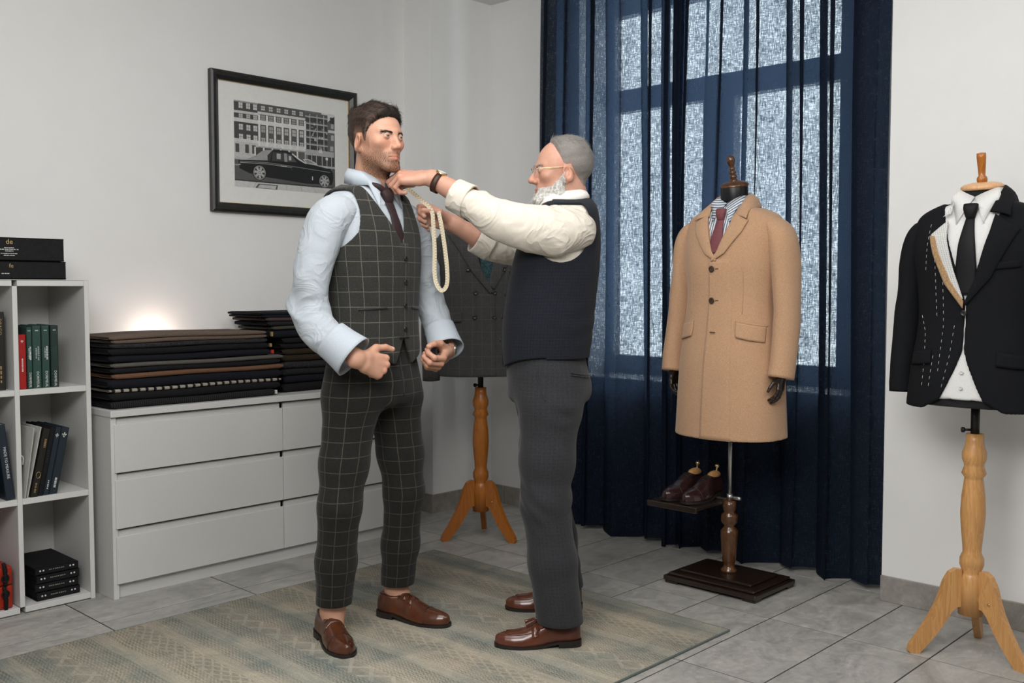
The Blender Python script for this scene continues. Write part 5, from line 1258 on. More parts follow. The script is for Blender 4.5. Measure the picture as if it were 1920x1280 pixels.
# ---------------------------------------------------------------- shoes
SS = np.array([0, .012, .04, .12, .22, .30, .38, .45, .55, .68, .80, .90, .96, .99, 1.0])
SWD = np.array([.012, .022, .0285, .0355, .0360, .0352, .0360, .0395, .0455, .0480, .0440, .0345, .0235, .013, .004])
SHT = np.array([.052, .064, .070, .074, .068, .070, .082, .080, .066, .052, .045, .040, .034, .028, .020])
SOF = lambda s: np.interp(s, [0, .27, .45, .7, 1], [.021, .020, .010, .007, .011])
class Shoe:
    def __init__(s, L, wide=1.0, low=1.0): s.L, s.w, s.low = L, wide, low
    def wh(s, t): return np.interp(t, SS, SWD) * s.w, np.interp(t, SS, SHT) * s.low
    def pt(s, t, a, off=0.0):
        w, h = s.wh(t); e = 2 / 2.25
        c_, s_ = cos(a), sin(a); return np.array([t * s.L, (w + off) * np.sign(c_) * abs(c_) ** e, SOF(t) + (h + off) * abs(s_) ** (e if t > .45 else .8)])
    def upper(s):
        n, m = 60, 24; V = []; tt = (1 - np.cos(np.linspace(0, pi, n))) / 2
        for t in tt:
            for j in range(m): V.append(s.pt(t, pi * j / (m - 1)))
        F = [(i * m + j, (i + 1) * m + j, (i + 1) * m + j + 1, i * m + j + 1) for i in range(n - 1) for j in range(m - 1)]
        F += [(i * m + m - 1, (i + 1) * m + m - 1, (i + 1) * m, i * m) for i in range(n - 1)]
        F += [tuple(range(m)), tuple(range(n * m - 1, (n - 1) * m - 1, -1))]
        V = np.array(V); return V, F
    def sole(s):
        n = 50; tt = (1 - np.cos(np.linspace(0, pi, n))) / 2; w = np.interp(tt, SS, SWD) * s.w + .0035; x = tt * s.L * 1.02 - .003
        V = []; 
        for xx, ww, t in zip(x, w, tt): z = SOF(t); V += [(xx, -ww, z - .0075), (xx, ww, z - .0075), (xx, ww, z + .002), (xx, -ww, z + .002)]
        F = [(i * 4 + j, i * 4 + (j + 1) % 4, i * 4 + 4 + (j + 1) % 4, i * 4 + 4 + j) for i in range(n - 1) for j in range(4)] + [(3, 2, 1, 0), tuple((n - 1) * 4 + j for j in range(4))]
        return np.array(V), F
    def heel(s):
        n = 20; tt = np.linspace(0, .27, n); w = np.interp(tt, SS, SWD) * s.w + .0032; V = []
        for t, ww in zip(tt, w): x = t * s.L * 1.02 - .003; V += [(x, -ww, 0), (x, ww, 0), (x, ww, .0145), (x, -ww, .0145)]
        F = [(i * 4 + j, i * 4 + (j + 1) % 4, i * 4 + 4 + (j + 1) % 4, i * 4 + 4 + j) for i in range(n - 1) for j in range(4)] + [(3, 2, 1, 0), tuple((n - 1) * 4 + j for j in range(4))]
        return np.array(V), F
    def band(s, t0, t1, a0, a1, off=.0025, wd=.016, n=20):
        """strap over the instep from (t0,a0) to (t1,a1)"""
        V = []; 
        for i in range(n):
            u = i / (n - 1); a = a0 + (a1 - a0) * u; t = t0 + (t1 - t0) * u
            for dt, o in ((-wd / 2, .0), (-wd / 2, off), (wd / 2, off), (wd / 2, 0)): V.append(s.pt(t + dt / s.L, a, o))
        F = [(i * 4 + j, i * 4 + (j + 1) % 4, i * 4 + 4 + (j + 1) % 4, i * 4 + 4 + j) for i in range(n - 1) for j in range(4)] + [(0, 1, 2, 3), tuple((n - 1) * 4 + 3 - j for j in range(4))]
        return np.array(V), F
    def arc(s, pts, r=.0012, off=.0005): return tube([s.pt(t, a, off) for t, a in pts], r, 6, len(pts) * 3)
    def rim(s):
        P = [];
        for a in np.linspace(0, 2 * pi, 33):
            t = .19 + .175 * cos(a); w, h = s.wh(t); P.append((t * s.L, .026 * s.w * sin(a), SOF(t) + h * (.99 - .06 * abs(sin(a)))))
        return tube(P, .0028, 6, 66)
def place_shoe(parent, heel, toe, style, leather, dark, name='shoe', standalone=None):
    h = np.array(heel, float); d = np.array(toe, float) - h; L = hypot(d[0], d[1]); rz = atan2(d[1], d[0])
    S = Shoe(L, 1.0 if style != 'oxford' else .95, .94 if style == 'loafer' else 1.0); T_ = lambda q: xf(q, (h[0], h[1], h[2] if len(h) > 2 else 0), rz)
    if standalone: u = standalone; part('upper', T_(S.upper()), leather, u)
    else: u = part(name, T_(S.upper()), leather, parent)
    part('sole', T_(S.sole()), dark, u, smooth=False); part('heel_block', T_(S.heel()), dark, u, smooth=False); part('collar_rim', T_(S.rim()), leather, u)
    if style == 'monk':
        for k, (t0, t1) in enumerate(((.36, .40), (.46, .50))):
            part('strap', T_(S.band(t0, t1, .25, 2.3, .0026, .020)), leather, u)
            c = S.pt(t0, .42, .006)
            part('buckle', T_(tube([c + np.array(v) for v in ((-.008, 0, -.006), (.008, 0, -.006), (.008, -.003, .007), (-.008, -.003, .007), (-.008, 0, -.006))], .0018, 6, 26)), M_BRASS, u)
        part('cap_seam', T_(S.arc([(.74 - .03 * sin(a), a) for a in np.linspace(.05, pi - .05, 15)])), dark, u)
        part('vamp_edge', T_(S.arc([(.52, a) for a in np.linspace(.3, 2.6, 12)], .0016)), leather, u)
    if style == 'loafer':
        part('apron_seam', T_(S.arc([(.48, .75), (.62, .85), (.76, .95), (.85, 1.2), (.87, pi / 2), (.85, pi - 1.2), (.76, pi - .95), (.62, pi - .85), (.48, pi - .75)], .0022, .0006)), leather, u)
        part('saddle_strap', T_(S.band(.54, .54, .45, pi - .45, .003, .024)), leather, u)
        part('tongue', T_(S.band(.43, .43, .8, pi - .8, .004, .04)), leather, u)
        for sg in (-1, 1):
            p0 = S.pt(.50, pi / 2, .006); part('tassel', T_(tube([p0, p0 + np.array((.010, sg * .008, .004)), p0 + np.array((.03, sg * .016, -.004)), p0 + np.array((.042, sg * .018, -.009))], [.003, .004, .005, .0065], 8)), leather, u)
    if style == 'oxford':
        for k in range(5): part('lace', T_(S.arc([(.40 + .035 * k, a) for a in np.linspace(pi / 2 - .5, pi / 2 + .5, 6)], .0015, .001)), dark, u)
        part('cap_seam', T_(S.arc([(.75, a) for a in np.linspace(.05, pi - .05, 13)])), dark, u)
        tr_ = part('shoe_tree', T_(ball((S.L * .19, 0, SOF(.2) + .066), (.046, .021, .022))), M_PINE, u)
        part('tree_knob', T_(xf(lathe([(.004, 0), (.004, .014), (.009, .018), (.0105, .024), (.008, .029), (.0, .03)], 16, False), (S.L * .12, 0, SOF(.2) + .082), ry=radians(-18))), M_BRASS, tr_)
    return u
M_LEATH = mat('brown_calf_leather', srgb(78, 42, 24), .26, nsc=14, namt=.35, bsc=260, bst=.08, coat=.3); M_LEATH2 = mat('chestnut_loafer_leather', srgb(84, 43, 28), .27, nsc=12, namt=.3, bsc=260, bst=.06, coat=.4)
M_SOLE = mat('dark_sole', (.012, .009, .008), .5); M_OXB = mat('oxblood_leather', srgb(46, 26, 26), .25, nsc=14, namt=.3, coat=.4)

# ---------------------------------------------------------------- shoes on the tray
for k, (y, lb) in enumerate(((2.245, 'polished dark oxford with shoe tree, nearer the chrome pole'), (2.34, 'polished dark oxford with shoe tree, nearer the tray end'))):
    t = thing('oxford_shoe', (0, 0, 0), 0, lb, 'shoe', 'dark oxfords on the shoe tray')
    t.location = (3.625, y, .3508)
    place_shoe(None, (0, 0, 0), (-.285, -.012, 0), 'oxford', M_OXB, M_SOLE, standalone=t)
# dark jointed wooden hands of the camel coat dummy
for sg in (1, -1):
    V, F, a_, b_ = hand((sg * .250, -.045, .880), (0, -.15, -1), (0, -1, 0) , (sg, 0, 0), [(25, 25, 15), (20, 25, 15), (18, 25, 15), (20, 30, 20)], [(.6, .7, -.3), (.8, .4, -.3), (.9, .2, -.3)], (sg * .250, -.04, .915), (.02, .02), h=.003, sc=.62)
    part('jointed_hand', (V, F), M_WAL, dm)

# =============================================================== the young man being fitted
P1 = thing('person', (2.175, 2.75, .009), radians(9), 'young bearded man in grey windowpane waistcoat and trousers, standing', 'person')
def plaid_mat(name, base, line, p, wd, amt):
    k = NT(name); u, v, w_ = k.sep(k.coord('UV')); f = k.noise(k.coord(), 380, 2, .7); g = k.noise(k.coord(), 26, 3); wob = k.math('MULTIPLY', k.math('SUBTRACT', k.noise(k.coord(), 9, 2), .5), .006)
    b = k.ramp(f, [(.28, tuple(c * .6 for c in base)), (.72, tuple(c * 1.4 for c in base))])
    l1 = k.line(k.math('ADD', u, wob), p, wd); l2 = k.line(k.math('ADD', v, wob), p * 1.0, wd)
    br = k.ramp(k.noise(k.coord(), 520, 1), [(.3, (.45,) * 3), (.6, (1, 1, 1))])
    c = k.mix(k.math('MULTIPLY', k.math('MULTIPLY', k.math('MAXIMUM', l1, l2), br), amt), b, line)
    k.put(k.b.inputs['Base Color'], k.mix(.35, c, k.ramp(g, [(.3, (.75,) * 3), (.7, (1.1,) * 3)]), 'MULTIPLY')); k.b.inputs['Roughness'].default_value = .95; k.b.inputs['Specular IOR Level'].default_value = .15
    k.b.inputs['Sheen Weight'].default_value = .1; k.bump(f, .45, .0012); return k.m
M_PLAID = plaid_mat('grey_windowpane_flannel', srgb(50, 50, 48), srgb(142, 140, 126), .051, .0027, .42)
M_PLAIDT = plaid_mat('grey_windowpane_trousering', srgb(34, 34, 32), srgb(122, 118, 102), .049, .0025, .33)
M_BLUE = fabric('pale_blue_poplin', srgb(178, 186, 193), 380, .05, .8, .05, .05, .5, 11); M_CREAM = fabric('cream_white_poplin', srgb(218, 210, 197), 380, .05, .8, .05, .05, .7, 9)
M_BLUEC = fabric('pale_blue_cuff', srgb(182, 191, 200), 380, .05, .8, .05, .04)
M_VBACK = fabric('black_satin_waistcoat_back', (.014, .014, .016), 300, .2, .5); M_TIEB = weave_tie('brown_grenadine_silk', srgb(62, 46, 46), srgb(46, 34, 36), .004)
SK1, SK2 = np.array(srgb(200, 154, 130)), np.array(srgb(200, 153, 132))
T1 = Torso([(.90, .182, .128, .0), (1.0, .186, .130, 0), (1.1, .180, .128, 0), (1.2, .186, .132, .002), (1.3, .197, .136, .004), (1.4, .202, .132, .008), (1.48, .196, .112, .014), (1.55, .18, .084, .02), (1.63, .16, .064, .022)], 2.35, (1.60, .36), .03)     # waistcoat surface
TSH1 = T1.off(-.010)
# head
HC1, HY1 = np.array([.006, -.022, 1.722]), radians(-5)
O1 = dict(jaw=1.13, w=1.0, nose=.90, lid=.0028, neck=1.08)
Vh, Fh = sdf_mesh(lambda p: np.maximum(head_d(p, O1), -.195 - p[:, 2]), (-.105, -.14, -.20), (.105, .13, .13), .0027)
def ss(x, a, b): t = np.clip((x - a) / (b - a), 0, 1); return t * t * (3 - 2 * t)
def face_col(V, base, stub, stub_c, lip):
    c = np.tile(base, (len(V), 1)); x, y, z = V.T; ax = np.abs(x)
    red = np.exp(-(((ax - .04) / .025) ** 2 + ((z + .025) / .022) ** 2)) * (y < -.03) + np.exp(-((x / .016) ** 2 + ((z + .03) / .016) ** 2)) * (y < -.09) + .8 * (ax > .074) * (np.abs(z + .005) < .045)
    c = c * (1 - red[:, None] * np.array([.01, .11, .13]))
    if stub > 0:
        beard = ss(-z, .028, .062) * (1 - ss(-z, .125, .155)) * ss(-(y - .03), .0, .03)
        beard = np.maximum(beard * np.where(z > -.052, ss(ax, .030, .042), 1), .9 * np.exp(-((ax - .012) / .02) ** 2 - ((z + .052) / .006) ** 2) * (y < -.07))
        beard = np.maximum(beard, ss(ax, .055, .066) * (np.abs(y + .012) < .02) * ss(-z, -.02, .02) * .8 * (z > -.09))
        lipm = np.exp(-((x / .022) ** 4)) * np.exp(-((z + .0675) / .0085) ** 4) * (y < -.074)
        beard = beard * (1 - lipm); sp = .75 + .35 * vnoise(V, 900, 3, 2)
        k = np.clip(beard * sp * stub, 0, 1)[:, None]; c = c * (1 - k) + stub_c * k
    lipm = (np.exp(-((x / .021) ** 4)) * np.exp(-((z + .0672) / .0080) ** 4) * (y < -.0785))[:, None] * .75
    c = c * (1 - lipm) + lip * lipm
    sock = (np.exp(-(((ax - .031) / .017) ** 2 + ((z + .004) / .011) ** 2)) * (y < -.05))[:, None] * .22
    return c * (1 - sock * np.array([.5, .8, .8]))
ch = face_col(Vh, SK1, .78, np.array(srgb(112, 76, 50)), np.array(srgb(176, 110, 96)))
def toB(V, HC, HY, pitch=0):
    R = np.array(Matrix.Rotation(HY, 3, 'Z') @ Matrix.Rotation(pitch, 3, 'X')); return V @ R.T + HC
Nh = vnormals(Vh, Fh)
# hands
hr = hand((-.226, -.160, .980), (.90, -.25, -.26), (0, 0, 1), (-.15, -1, .06), [(62, 82, 50), (66, 86, 50), (68, 88, 50), (70, 88, 50)], [(.70, .72, -.10), (.95, .30, .10), (1, -.02, .10)], (-.262, -.055, 1.05), (.027, .034))
hl = hand((.212, -.160, .980), (-.84, -.34, -.36), (.1, -.6, .7), (.48, -.66, -.48), [(40, 66, 40), (48, 72, 45), (54, 76, 45), (58, 76, 45)], [(.55, .55, -.55), (.85, .1, -.5), (.85, -.25, -.45)], (.258, -.07, 1.06), (.027, .034))
def body_core(T, legs, neck):
    def f(p):
        d = T.off(-.022).d(p); d = smax(d, .86 - p[:, 2], .02)
        for L_ in legs: d = smin(d, s_chain(p, L_[0], L_[1], .02), .02)
        return d
    return f
LEG1 = [(((-.09, .0, .92), (-.185, -.015, .5), (-.150, .058, .10), (-.165, .03, .05)), (.075, .05, .041, .03)), (((.09, 0, .92), (.13, -.025, .5), (.166, .045, .10), (.172, .0, .05)), (.075, .05, .041, .03))]
Vc, Fc = sdf_mesh(body_core(T1, LEG1, 0), (-.3, -.2, .03), (.3, .2, 1.6), .011)
def assemble(parent, head, colh, HC, HY, pitch, hands, core, base, name='body'):
    Vs = [toB(head[0], HC, HY, pitch)]; Cs = [colh]; fs_ = [list(map(tuple, head[1]))]
    for v, f, kn, nl in hands:
        c = base * (1 - kn[:, None] * np.array([.04, .2, .24])); c = c * (1 - nl[:, None]) + np.array(srgb(226, 178, 160)) * nl[:, None]
        Vs.append(v); Cs.append(c); fs_.append(list(map(tuple, f)))
    Vs.append(core[0]); Cs.append(np.tile(base, (len(core[0]), 1))); fs_.append(list(map(tuple, core[1])))
    V, F = join(*zip(Vs, fs_)); return part(name, (V, F), M_SKIN, parent, col=np.concatenate(Cs))
body1 = assemble(P1, (Vh, Fh), ch, HC1, HY1, 0, [hr, hl], (Vc, Fc), SK1)
for sx in (-1, 1):
    V, F, C_ = eyeball((sx * .031, -.0745, .003), (.10, -1, -.01), srgb(92, 112, 112)); part('eye', (toB(V, HC1, HY1), F), M_EYE, body1, col=C_)
# hair: volume plus strands
def hair_sdf(p): return np.maximum(head_d(p, O1) - hair_th(p, HAIRLINE1, O1, .026, .006), .03 - 9)
def hair_only(p, line, O, T, side):
    d = head_d(p, O); th = hair_th(p, line, O, T, side); return np.maximum(d - th, -(d + .004))
Vr, Fr = sdf_mesh(lambda p: hair_only(p, HAIRLINE1, O1, .017, .0055), (-.115, -.15, -.09), (.115, .15, .155), .0031)
keep = Vr[:, 2] > np.interp(Vr[:, 1], *HAIRLINE1) - .004
okf = keep[Fr].all(1); Fr = Fr[okf]
hair1 = part('hair', (toB(Vr, HC1, HY1), Fr), M_HAIRV, body1, col=hair_col(Vr, HAIRLINE1, np.array((.011, .007, .0046)), SK1))
Nr = vnormals(Vr, Fr); hd = head_d(Vr, O1)
cand = np.where(keep & (hd > .001))[0]; pick = RNG.choice(cand, 5200)
up = ss(Vr[pick, 2], .03, .10); fr_ = ss(-Vr[pick, 1], .0, .08)
flow = np.stack([.45 * np.ones(len(pick)), -.75 * np.ones(len(pick)), .25 + .5 * fr_], 1) * up[:, None] + np.stack([np.zeros(len(pick)), .35 * np.ones(len(pick)), -1.0 * np.ones(len(pick))], 1) * (1 - up)[:, None]
flow = flow - Nr[pick] * (flow * Nr[pick]).sum(1)[:, None]; flow /= np.linalg.norm(flow, axis=1)[:, None] + 1e-6
D = flow + Nr[pick] * (.08 + .12 * up)[:, None] + RNG.normal(size=flow.shape) * .17
L = (.009 + .018 * up) * RNG.uniform(.6, 1.25, len(pick))
s_ = strands(Vr[pick] - Nr[pick] * .004, Nr[pick], D, L, .0008)
fl_ = np.interp(Vh[:, 1], *HAIRLINE1); edge = np.where((np.abs(Vh[:, 2] - fl_ - .004) < .008) & (Vh[:, 2] > .015) & (Vh[:, 1] < -.01))[0]
pe = RNG.choice(edge, 1300); De = Nh[pe] * .55 + np.array([.30, -.15, .75]) * ss(Vh[pe, 2], .04, .075)[:, None] + np.array([0, .55, -.25]) * (1 - ss(Vh[pe, 2], .04, .075))[:, None] + RNG.normal(size=(len(pe), 3)) * .2
s3_h = strands(Vh[pe], Nh[pe], De, (.008 + .014 * ss(Vh[pe, 2], .03, .08)) * RNG.uniform(.6, 1.2, len(pe)), .0007)
part('hair_strands', (lambda q: (toB(q[0], HC1, HY1), q[1]))(join((s_[0], s_[1].tolist()), (s3_h[0], s3_h[1].tolist()))), M_HAIRB, hair1, kind='stuff')
def brows(HC, HY, pitch, m, par, z0, dens=150, thick=.0007, ln=.009):
    for sx in (-1, 1):
        u = RNG.uniform(0, 1, dens); R = np.stack([sx * (.013 + .034 * u), -.0925 + .017 * u ** 1.6, z0 + .0032 * np.sin(u * 2.4) + RNG.normal(size=dens) * .0021], 1)
        for _ in range(6): R = R - np.stack([0 * u, np.ones(dens), 0 * u], 1) * (head_d(R, O1) * -1)[:, None] * -.8 if False else R
        # drop on to the skin along y
        lo = np.full(dens, -.12); hi = np.full(dens, -.03)
        for _ in range(14):
            mid = (lo + hi) / 2; ins = head_d(np.stack([R[:, 0], mid, R[:, 2]], 1), O1) < 0; hi = np.where(ins, mid, hi); lo = np.where(ins, lo, mid)
        R[:, 1] = lo; N = np.tile(np.array([0, -1., .15]), (dens, 1)); D = np.stack([sx * (.9 + 0 * u), .45 + 0 * u, .35 - .5 * u], 1) + RNG.normal(size=(dens, 3)) * .18
        s2 = strands(R, N, D, ln * RNG.uniform(.7, 1.1, dens), thick, .1, 3); part('eyebrow', (toB(s2[0], HC, HY, pitch), s2[1]), m, par, kind='stuff')
brows(HC1, HY1, 0, M_HAIRB, body1, .0128, 270, .0008, .0095)
# short beard stubble
xh, yh, zh = Vh.T
mb = ((zh < -.035) & (zh > -.135) & (yh < .015) & ((zh < -.078) | (np.abs(xh) > .034) | ((zh < -.048) & (zh > -.060) & (np.abs(xh) > .004) & (yh < -.07))) & ~((zh > -.045) & (yh < -.045)))
wt = (mb * ss(-zh, .030, .085) * ss(.02 - yh, 0, .03)) + 1e-9 * mb; pk = RNG.choice(len(zh), 7500, p=wt / wt.sum()); D = Nh[pk] * .35 + np.array([0, -.1, -.8]) + RNG.normal(size=(len(pk), 3)) * .25
s2 = strands(Vh[pk], Nh[pk], D, RNG.uniform(.0018, .0038, len(pk)), .00024, .1, 2); part('stubble', (toB(s2[0], HC1, HY1), s2[1]), M_STUB, body1, kind='stuff')
# shirt
sh1 = part('shirt', sdf_mesh(lambda p: smax(smax(TSH1.d(p), -s_cap(p, (0, .02, 1.545), (0, .02, 1.75), .064, .075), .006), 1.07 - p[:, 2], .01), (-.22, -.16, .98), (.22, .17, 1.6), .0075), M_BLUE, P1)
V, F = loft([(-.12, .004, 1.455, .050, .062), (-.165, .004, 1.462, .062, .074), (-.205, .008, 1.428, .069, .076), (-.238, .016, 1.35, .066, .071), (-.262, .028, 1.25, .062, .066), (-.266, .036, 1.165, .063, .064), (-.268, .010, 1.095, .063, .063), (-.266, -.045, 1.052, .058, .059), (-.255, -.095, 1.022, .052, .053)], 110, 56, (1, 0, 0), True, sleeve_disp(3, .0058, .62))
part('sleeve', (V, F), M_BLUE, sh1)
V, F = loft([(.12, .004, 1.455, .050, .062), (.165, .004, 1.462, .060, .072), (.205, .004, 1.428, .066, .073), (.235, -.002, 1.35, .062, .067), (.256, -.014, 1.25, .058, .062), (.268, -.032, 1.165, .058, .060), (.262, -.072, 1.095, .055, .057), (.245, -.112, 1.040, .049, .050)], 110, 56, (1, 0, 0), True, sleeve_disp(9, .0055, .62))
part('sleeve', (V, F), M_BLUE, sh1)
part('cuff', cuff((-.270, -.066, 1.048), (-.240, -.138, .990), .064, .066, .0035, (0, 0, 1), 40, 1.0, .009), M_BLUEC, sh1)
part('cuff', cuff((.256, -.092, 1.066), (.222, -.152, .990), .056, .058, .0035, (0, 0, 1), 40, 1.0, .007), M_BLUEC, sh1)
shirt_collar(.068, .072, 1.615, .016, M_BLUEC, sh1, h=.052, tip=.078, spread=.056, tilt=.03, gap=.14, T=TSH1)
# waistcoat
HEM1, ZV1, XB1 = 1.0, 1.36, .012
def vest1(p):
    x, y, z = p.T; d = smax(T1.d(p), -T1.off(-.0075).d(p), .002)
    w = np.where(z > ZV1, (z - ZV1) * .50, 0); d = smax(d, -smax(np.abs(x - XB1 * (1 - ss(z, ZV1, 1.5))) - w, y - .01, .003), .003)
    d = smax(d, -s_cap(p, (0, .024, 1.53), (0, .024, 1.78), .086, .095), .004)
    ahx = .158 - .02 * ss(z, 1.36, 1.48)
    ah = np.maximum((np.sqrt(((y + .002) / .094) ** 2 + ((z - 1.455) / .118) ** 2) - 1) * .09, ahx - np.abs(x)); d = smax(d, -ah, .003)
    q = np.abs(x - XB1 - .006); hem = np.where(q < .042, .95 + (.042 - q) * 2.3, .95 + (q - .042) * .40); hem = np.where(y < 0, hem, 1.005); d = smax(d, hem - z, .003)
    return d
V, F = sdf_mesh(vest1, (-.22, -.16, .93), (.22, .17, 1.60), .0034)
uv_, wr_ = T1.uv(V); vs1 = part('waistcoat', (V, F), M_PLAID, P1, uv=uv_, wrap=wr_)
f1 = lambda x, z: T1.front(x, z)
q = patch([(XB1 - .018, ZV1 + .004), (XB1 - .018, 1.15), (XB1 - .02, 1.04)], [(XB1 + .03, ZV1 + .004), (XB1 + .035, 1.15), (XB1 + .035, 1.04)], f1, lambda s, t: .0045 * (1 - s) ** .5 + .0004, .004, 10, 30)
def uvT(T, V): return T.uv(V)
part('front_edge', q, M_PLAID, vs1, uv=T1.uv(q[0])[0])
for z in (1.312, 1.232, 1.152, 1.072): button(T1, XB1 + .006, z, M_BUTN, vs1, .0085, .006)
for sg in (-1, 1):
    q = patch([(sg * .155, 1.143), (sg * .155, 1.136)], [(sg * .06, 1.148), (sg * .06, 1.141)], f1, .0025, .003, 14, 3); part('pocket_welt', q if sg < 0 else (q[0], [f[::-1] for f in q[1]]), M_VBACK, vs1)
# tie, loosened and pulled to the side
ti1 = part('necktie', patch([(-.026, 1.50), (-.018, 1.46), (-.024, 1.41), (-.030, 1.36), (-.03, 1.32)], [(.014, 1.505), (.016, 1.46), (.024, 1.41), (.034, 1.36), (.036, 1.32)], lambda x, z: TSH1.front(x, z), lambda s, t: .009 - .014 * np.maximum(t - .45, 0), .004, 9, 30, .003), M_TIEB, P1)
ky = float(TSH1.front(np.array([0.]), np.array([1.52]))[0])
part('tie_knot', loft([(-.004, ky + .005, 1.548, .012, .023), (-.003, ky - .006, 1.53, .016, .024), (-.002, ky - .009, 1.512, .015, .019), (-.001, ky - .006, 1.497, .010, .014)], 16, 22, (0, 1, 0), exp=2.6), M_TIEB, ti1)
part('tie_band', join(tube([(-.012, ky - .002, 1.542), (-.036, ky + .006, 1.556), (-.055, ky + .03, 1.565), (-.062, -.03, 1.57)], [.011, .011, .008, .005], 8), tube([(.012, ky - .0, 1.545), (.036, ky + .01, 1.554), (.052, ky + .03, 1.562), (.058, -.03, 1.57)], [.009, .008, .008, .007], 8)), M_TIEB, ti1)
# trousers
def trouser_sdf(T, legs, top, hemz, amp, seed):
    def f(p):
        d = smax(T.d(p), .80 - p[:, 2], .06)
        g = None
        for (pts, rad), hz in zip(legs, hemz):
            c = s_chain(p, pts, rad, .03); c = smax(c, hz + .10 * (p[:, 1] - pts[-1][1]) * -.15 - p[:, 2], .004); g = c if g is None else smin(g, c, .022)
        d = smin(d, g, .03)
        z = p[:, 2]
        ph = p @ np.array([26., 34, 58]) + seed + 2.2 * np.sin(p @ np.array([24., 9, 17])); wr = amp * (np.sin(ph) * (.5 + .5 * np.sin(p @ np.array([38., -30, 12]) + seed)) * (np.exp(-((z - .48) / .08) ** 2) + .6 * np.exp(-((z - .2) / .08) ** 2) + .9 * np.exp(-((z - .80) / .07) ** 2)) * 1.3 + .5 * vnoise(p, 20, seed, 1))
        return smax(d + wr, z - top, .004)
    return f
TT1 = Torso([(.70, .175, .13, .0), (.8, .186, .134, 0), (.88, .186, .132, 0), (.95, .172, .118, 0), (1.0, .166, .112, 0), (1.1, .16, .11, 0)], 2.3, (1.9, .1), .02)
LG1 = [(((-.098, .0, .92), (-.112, -.002, .82), (-.160, -.012, .62), (-.188, -.018, .48), (-.170, .02, .28), (-.150, .055, .09)), (.088, .094, .080, .070, .066, .061)),
       (((.094, .0, .92), (.104, -.004, .82), (.124, -.016, .62), (.132, -.024, .48), (.148, .008, .28), (.166, .043, .09)), (.088, .094, .080, .070, .066, .061))]
V, F = sdf_mesh(trouser_sdf(TT1, LG1, 1.03, (.128, .122), .0017, 2), (-.30, -.17, .08), (.28, .18, 1.05), .0062)
def leg_uv(V, legs, R=.072):
    out = np.zeros((len(V), 2)); left = V[:, 0] > 0
    for k, (pts, rad) in enumerate(legs):
        P = np.array(pts)[::-1]; cx = np.interp(V[:, 2], P[:, 2], P[:, 0]); cy = np.interp(V[:, 2], P[:, 2], P[:, 1])
        a = np.arctan2(V[:, 0] - cx, -(V[:, 1] - cy)); m = left if k == 1 else ~left
        wid = np.interp(V[:, 2], [0, .5, .75, 1.1], [.062, .075, .10, .125])
        out[m, 0] = ((a + pi) * R)[m] + .012; out[m, 1] = V[m, 2] + .01
    return out, 2 * pi * R
uv_, wr_ = leg_uv(V, LG1); tr1 = part('trousers', (V, F), M_PLAIDT, P1, uv=uv_, wrap=wr_)
fT = lambda x, z: TT1.front(x, z)
part('fly_seam', patch([(.004, 1.0), (.006, .9), (.004, .845)], [(.009, 1.0), (.011, .9), (.008, .845)], fT, .003, .003, 3, 14), M_VBACK, tr1)
# shoes, watch
def loc1(wx, wy):
    dx, dy = wx - 2.175, wy - 2.75; c_, s2_ = cos(-radians(9)), sin(-radians(9)); return (c_ * dx - s2_ * dy, s2_ * dx + c_ * dy, 0)
place_shoe(P1, loc1(2.032, 2.872), loc1(1.947, 2.600), 'monk', M_LEATH, M_SOLE, 'monk_shoe')
place_shoe(P1, loc1(2.300, 2.878), loc1(2.380, 2.585), 'monk', M_LEATH, M_SOLE, 'monk_shoe')
def watch(c, axis, face, R, strap_m, case_m, parent, name='wristwatch', wd=.016, face_c=None):
    ax = nrm(axis); fdir = nrm(np.array(face) - ax * (np.array(face) @ ax)); sd_ = np.cross(ax, fdir); c = np.array(c)
    P = [c + (fdir * cos(a) * R[0] + sd_ * sin(a) * R[1]) for a in np.linspace(0, 2 * pi, 29)]
    V = []; n = len(P) - 1
    for p in P[:-1]:
        o = nrm(p - c)
        for a_, b_ in ((-wd / 2, 0), (-wd / 2, .003), (wd / 2, .003), (wd / 2, 0)): V.append(p + ax * a_ + o * b_)
    F = [(i * 4 + j, i * 4 + (j + 1) % 4, ((i + 1) % n) * 4 + (j + 1) % 4, ((i + 1) % n) * 4 + j) for i in range(n) for j in range(4)]
    w = part(name, (np.array(V), F), strap_m, parent)
    Rm = np.stack([sd_, ax, fdir], 1); cv, cf = lathe([(.0, 0), (.0185, 0), (.0195, .002), (.0195, .006), (.017, .0085), (.0, .0085)], 28, False)
    part('watch_case', (cv @ Rm.T + c + fdir * (R[0] + .001), cf if np.linalg.det(Rm) > 0 else [f[::-1] for f in cf]), case_m, w)
    dv, df = lathe([(.0, 0), (.0155, 0)], 24, False); part('watch_dial', (dv @ Rm.T + c + fdir * (R[0] + .0098), df), face_c or M_PAPER, w)
    return w
watch((.220, -.146, .992), (-.55, -.5, -.66), (.75, -.25, .35), (.030, .027), M_CHROME, M_CHROME, P1, face_c=mat('dark_dial', (.02, .022, .03), .2))
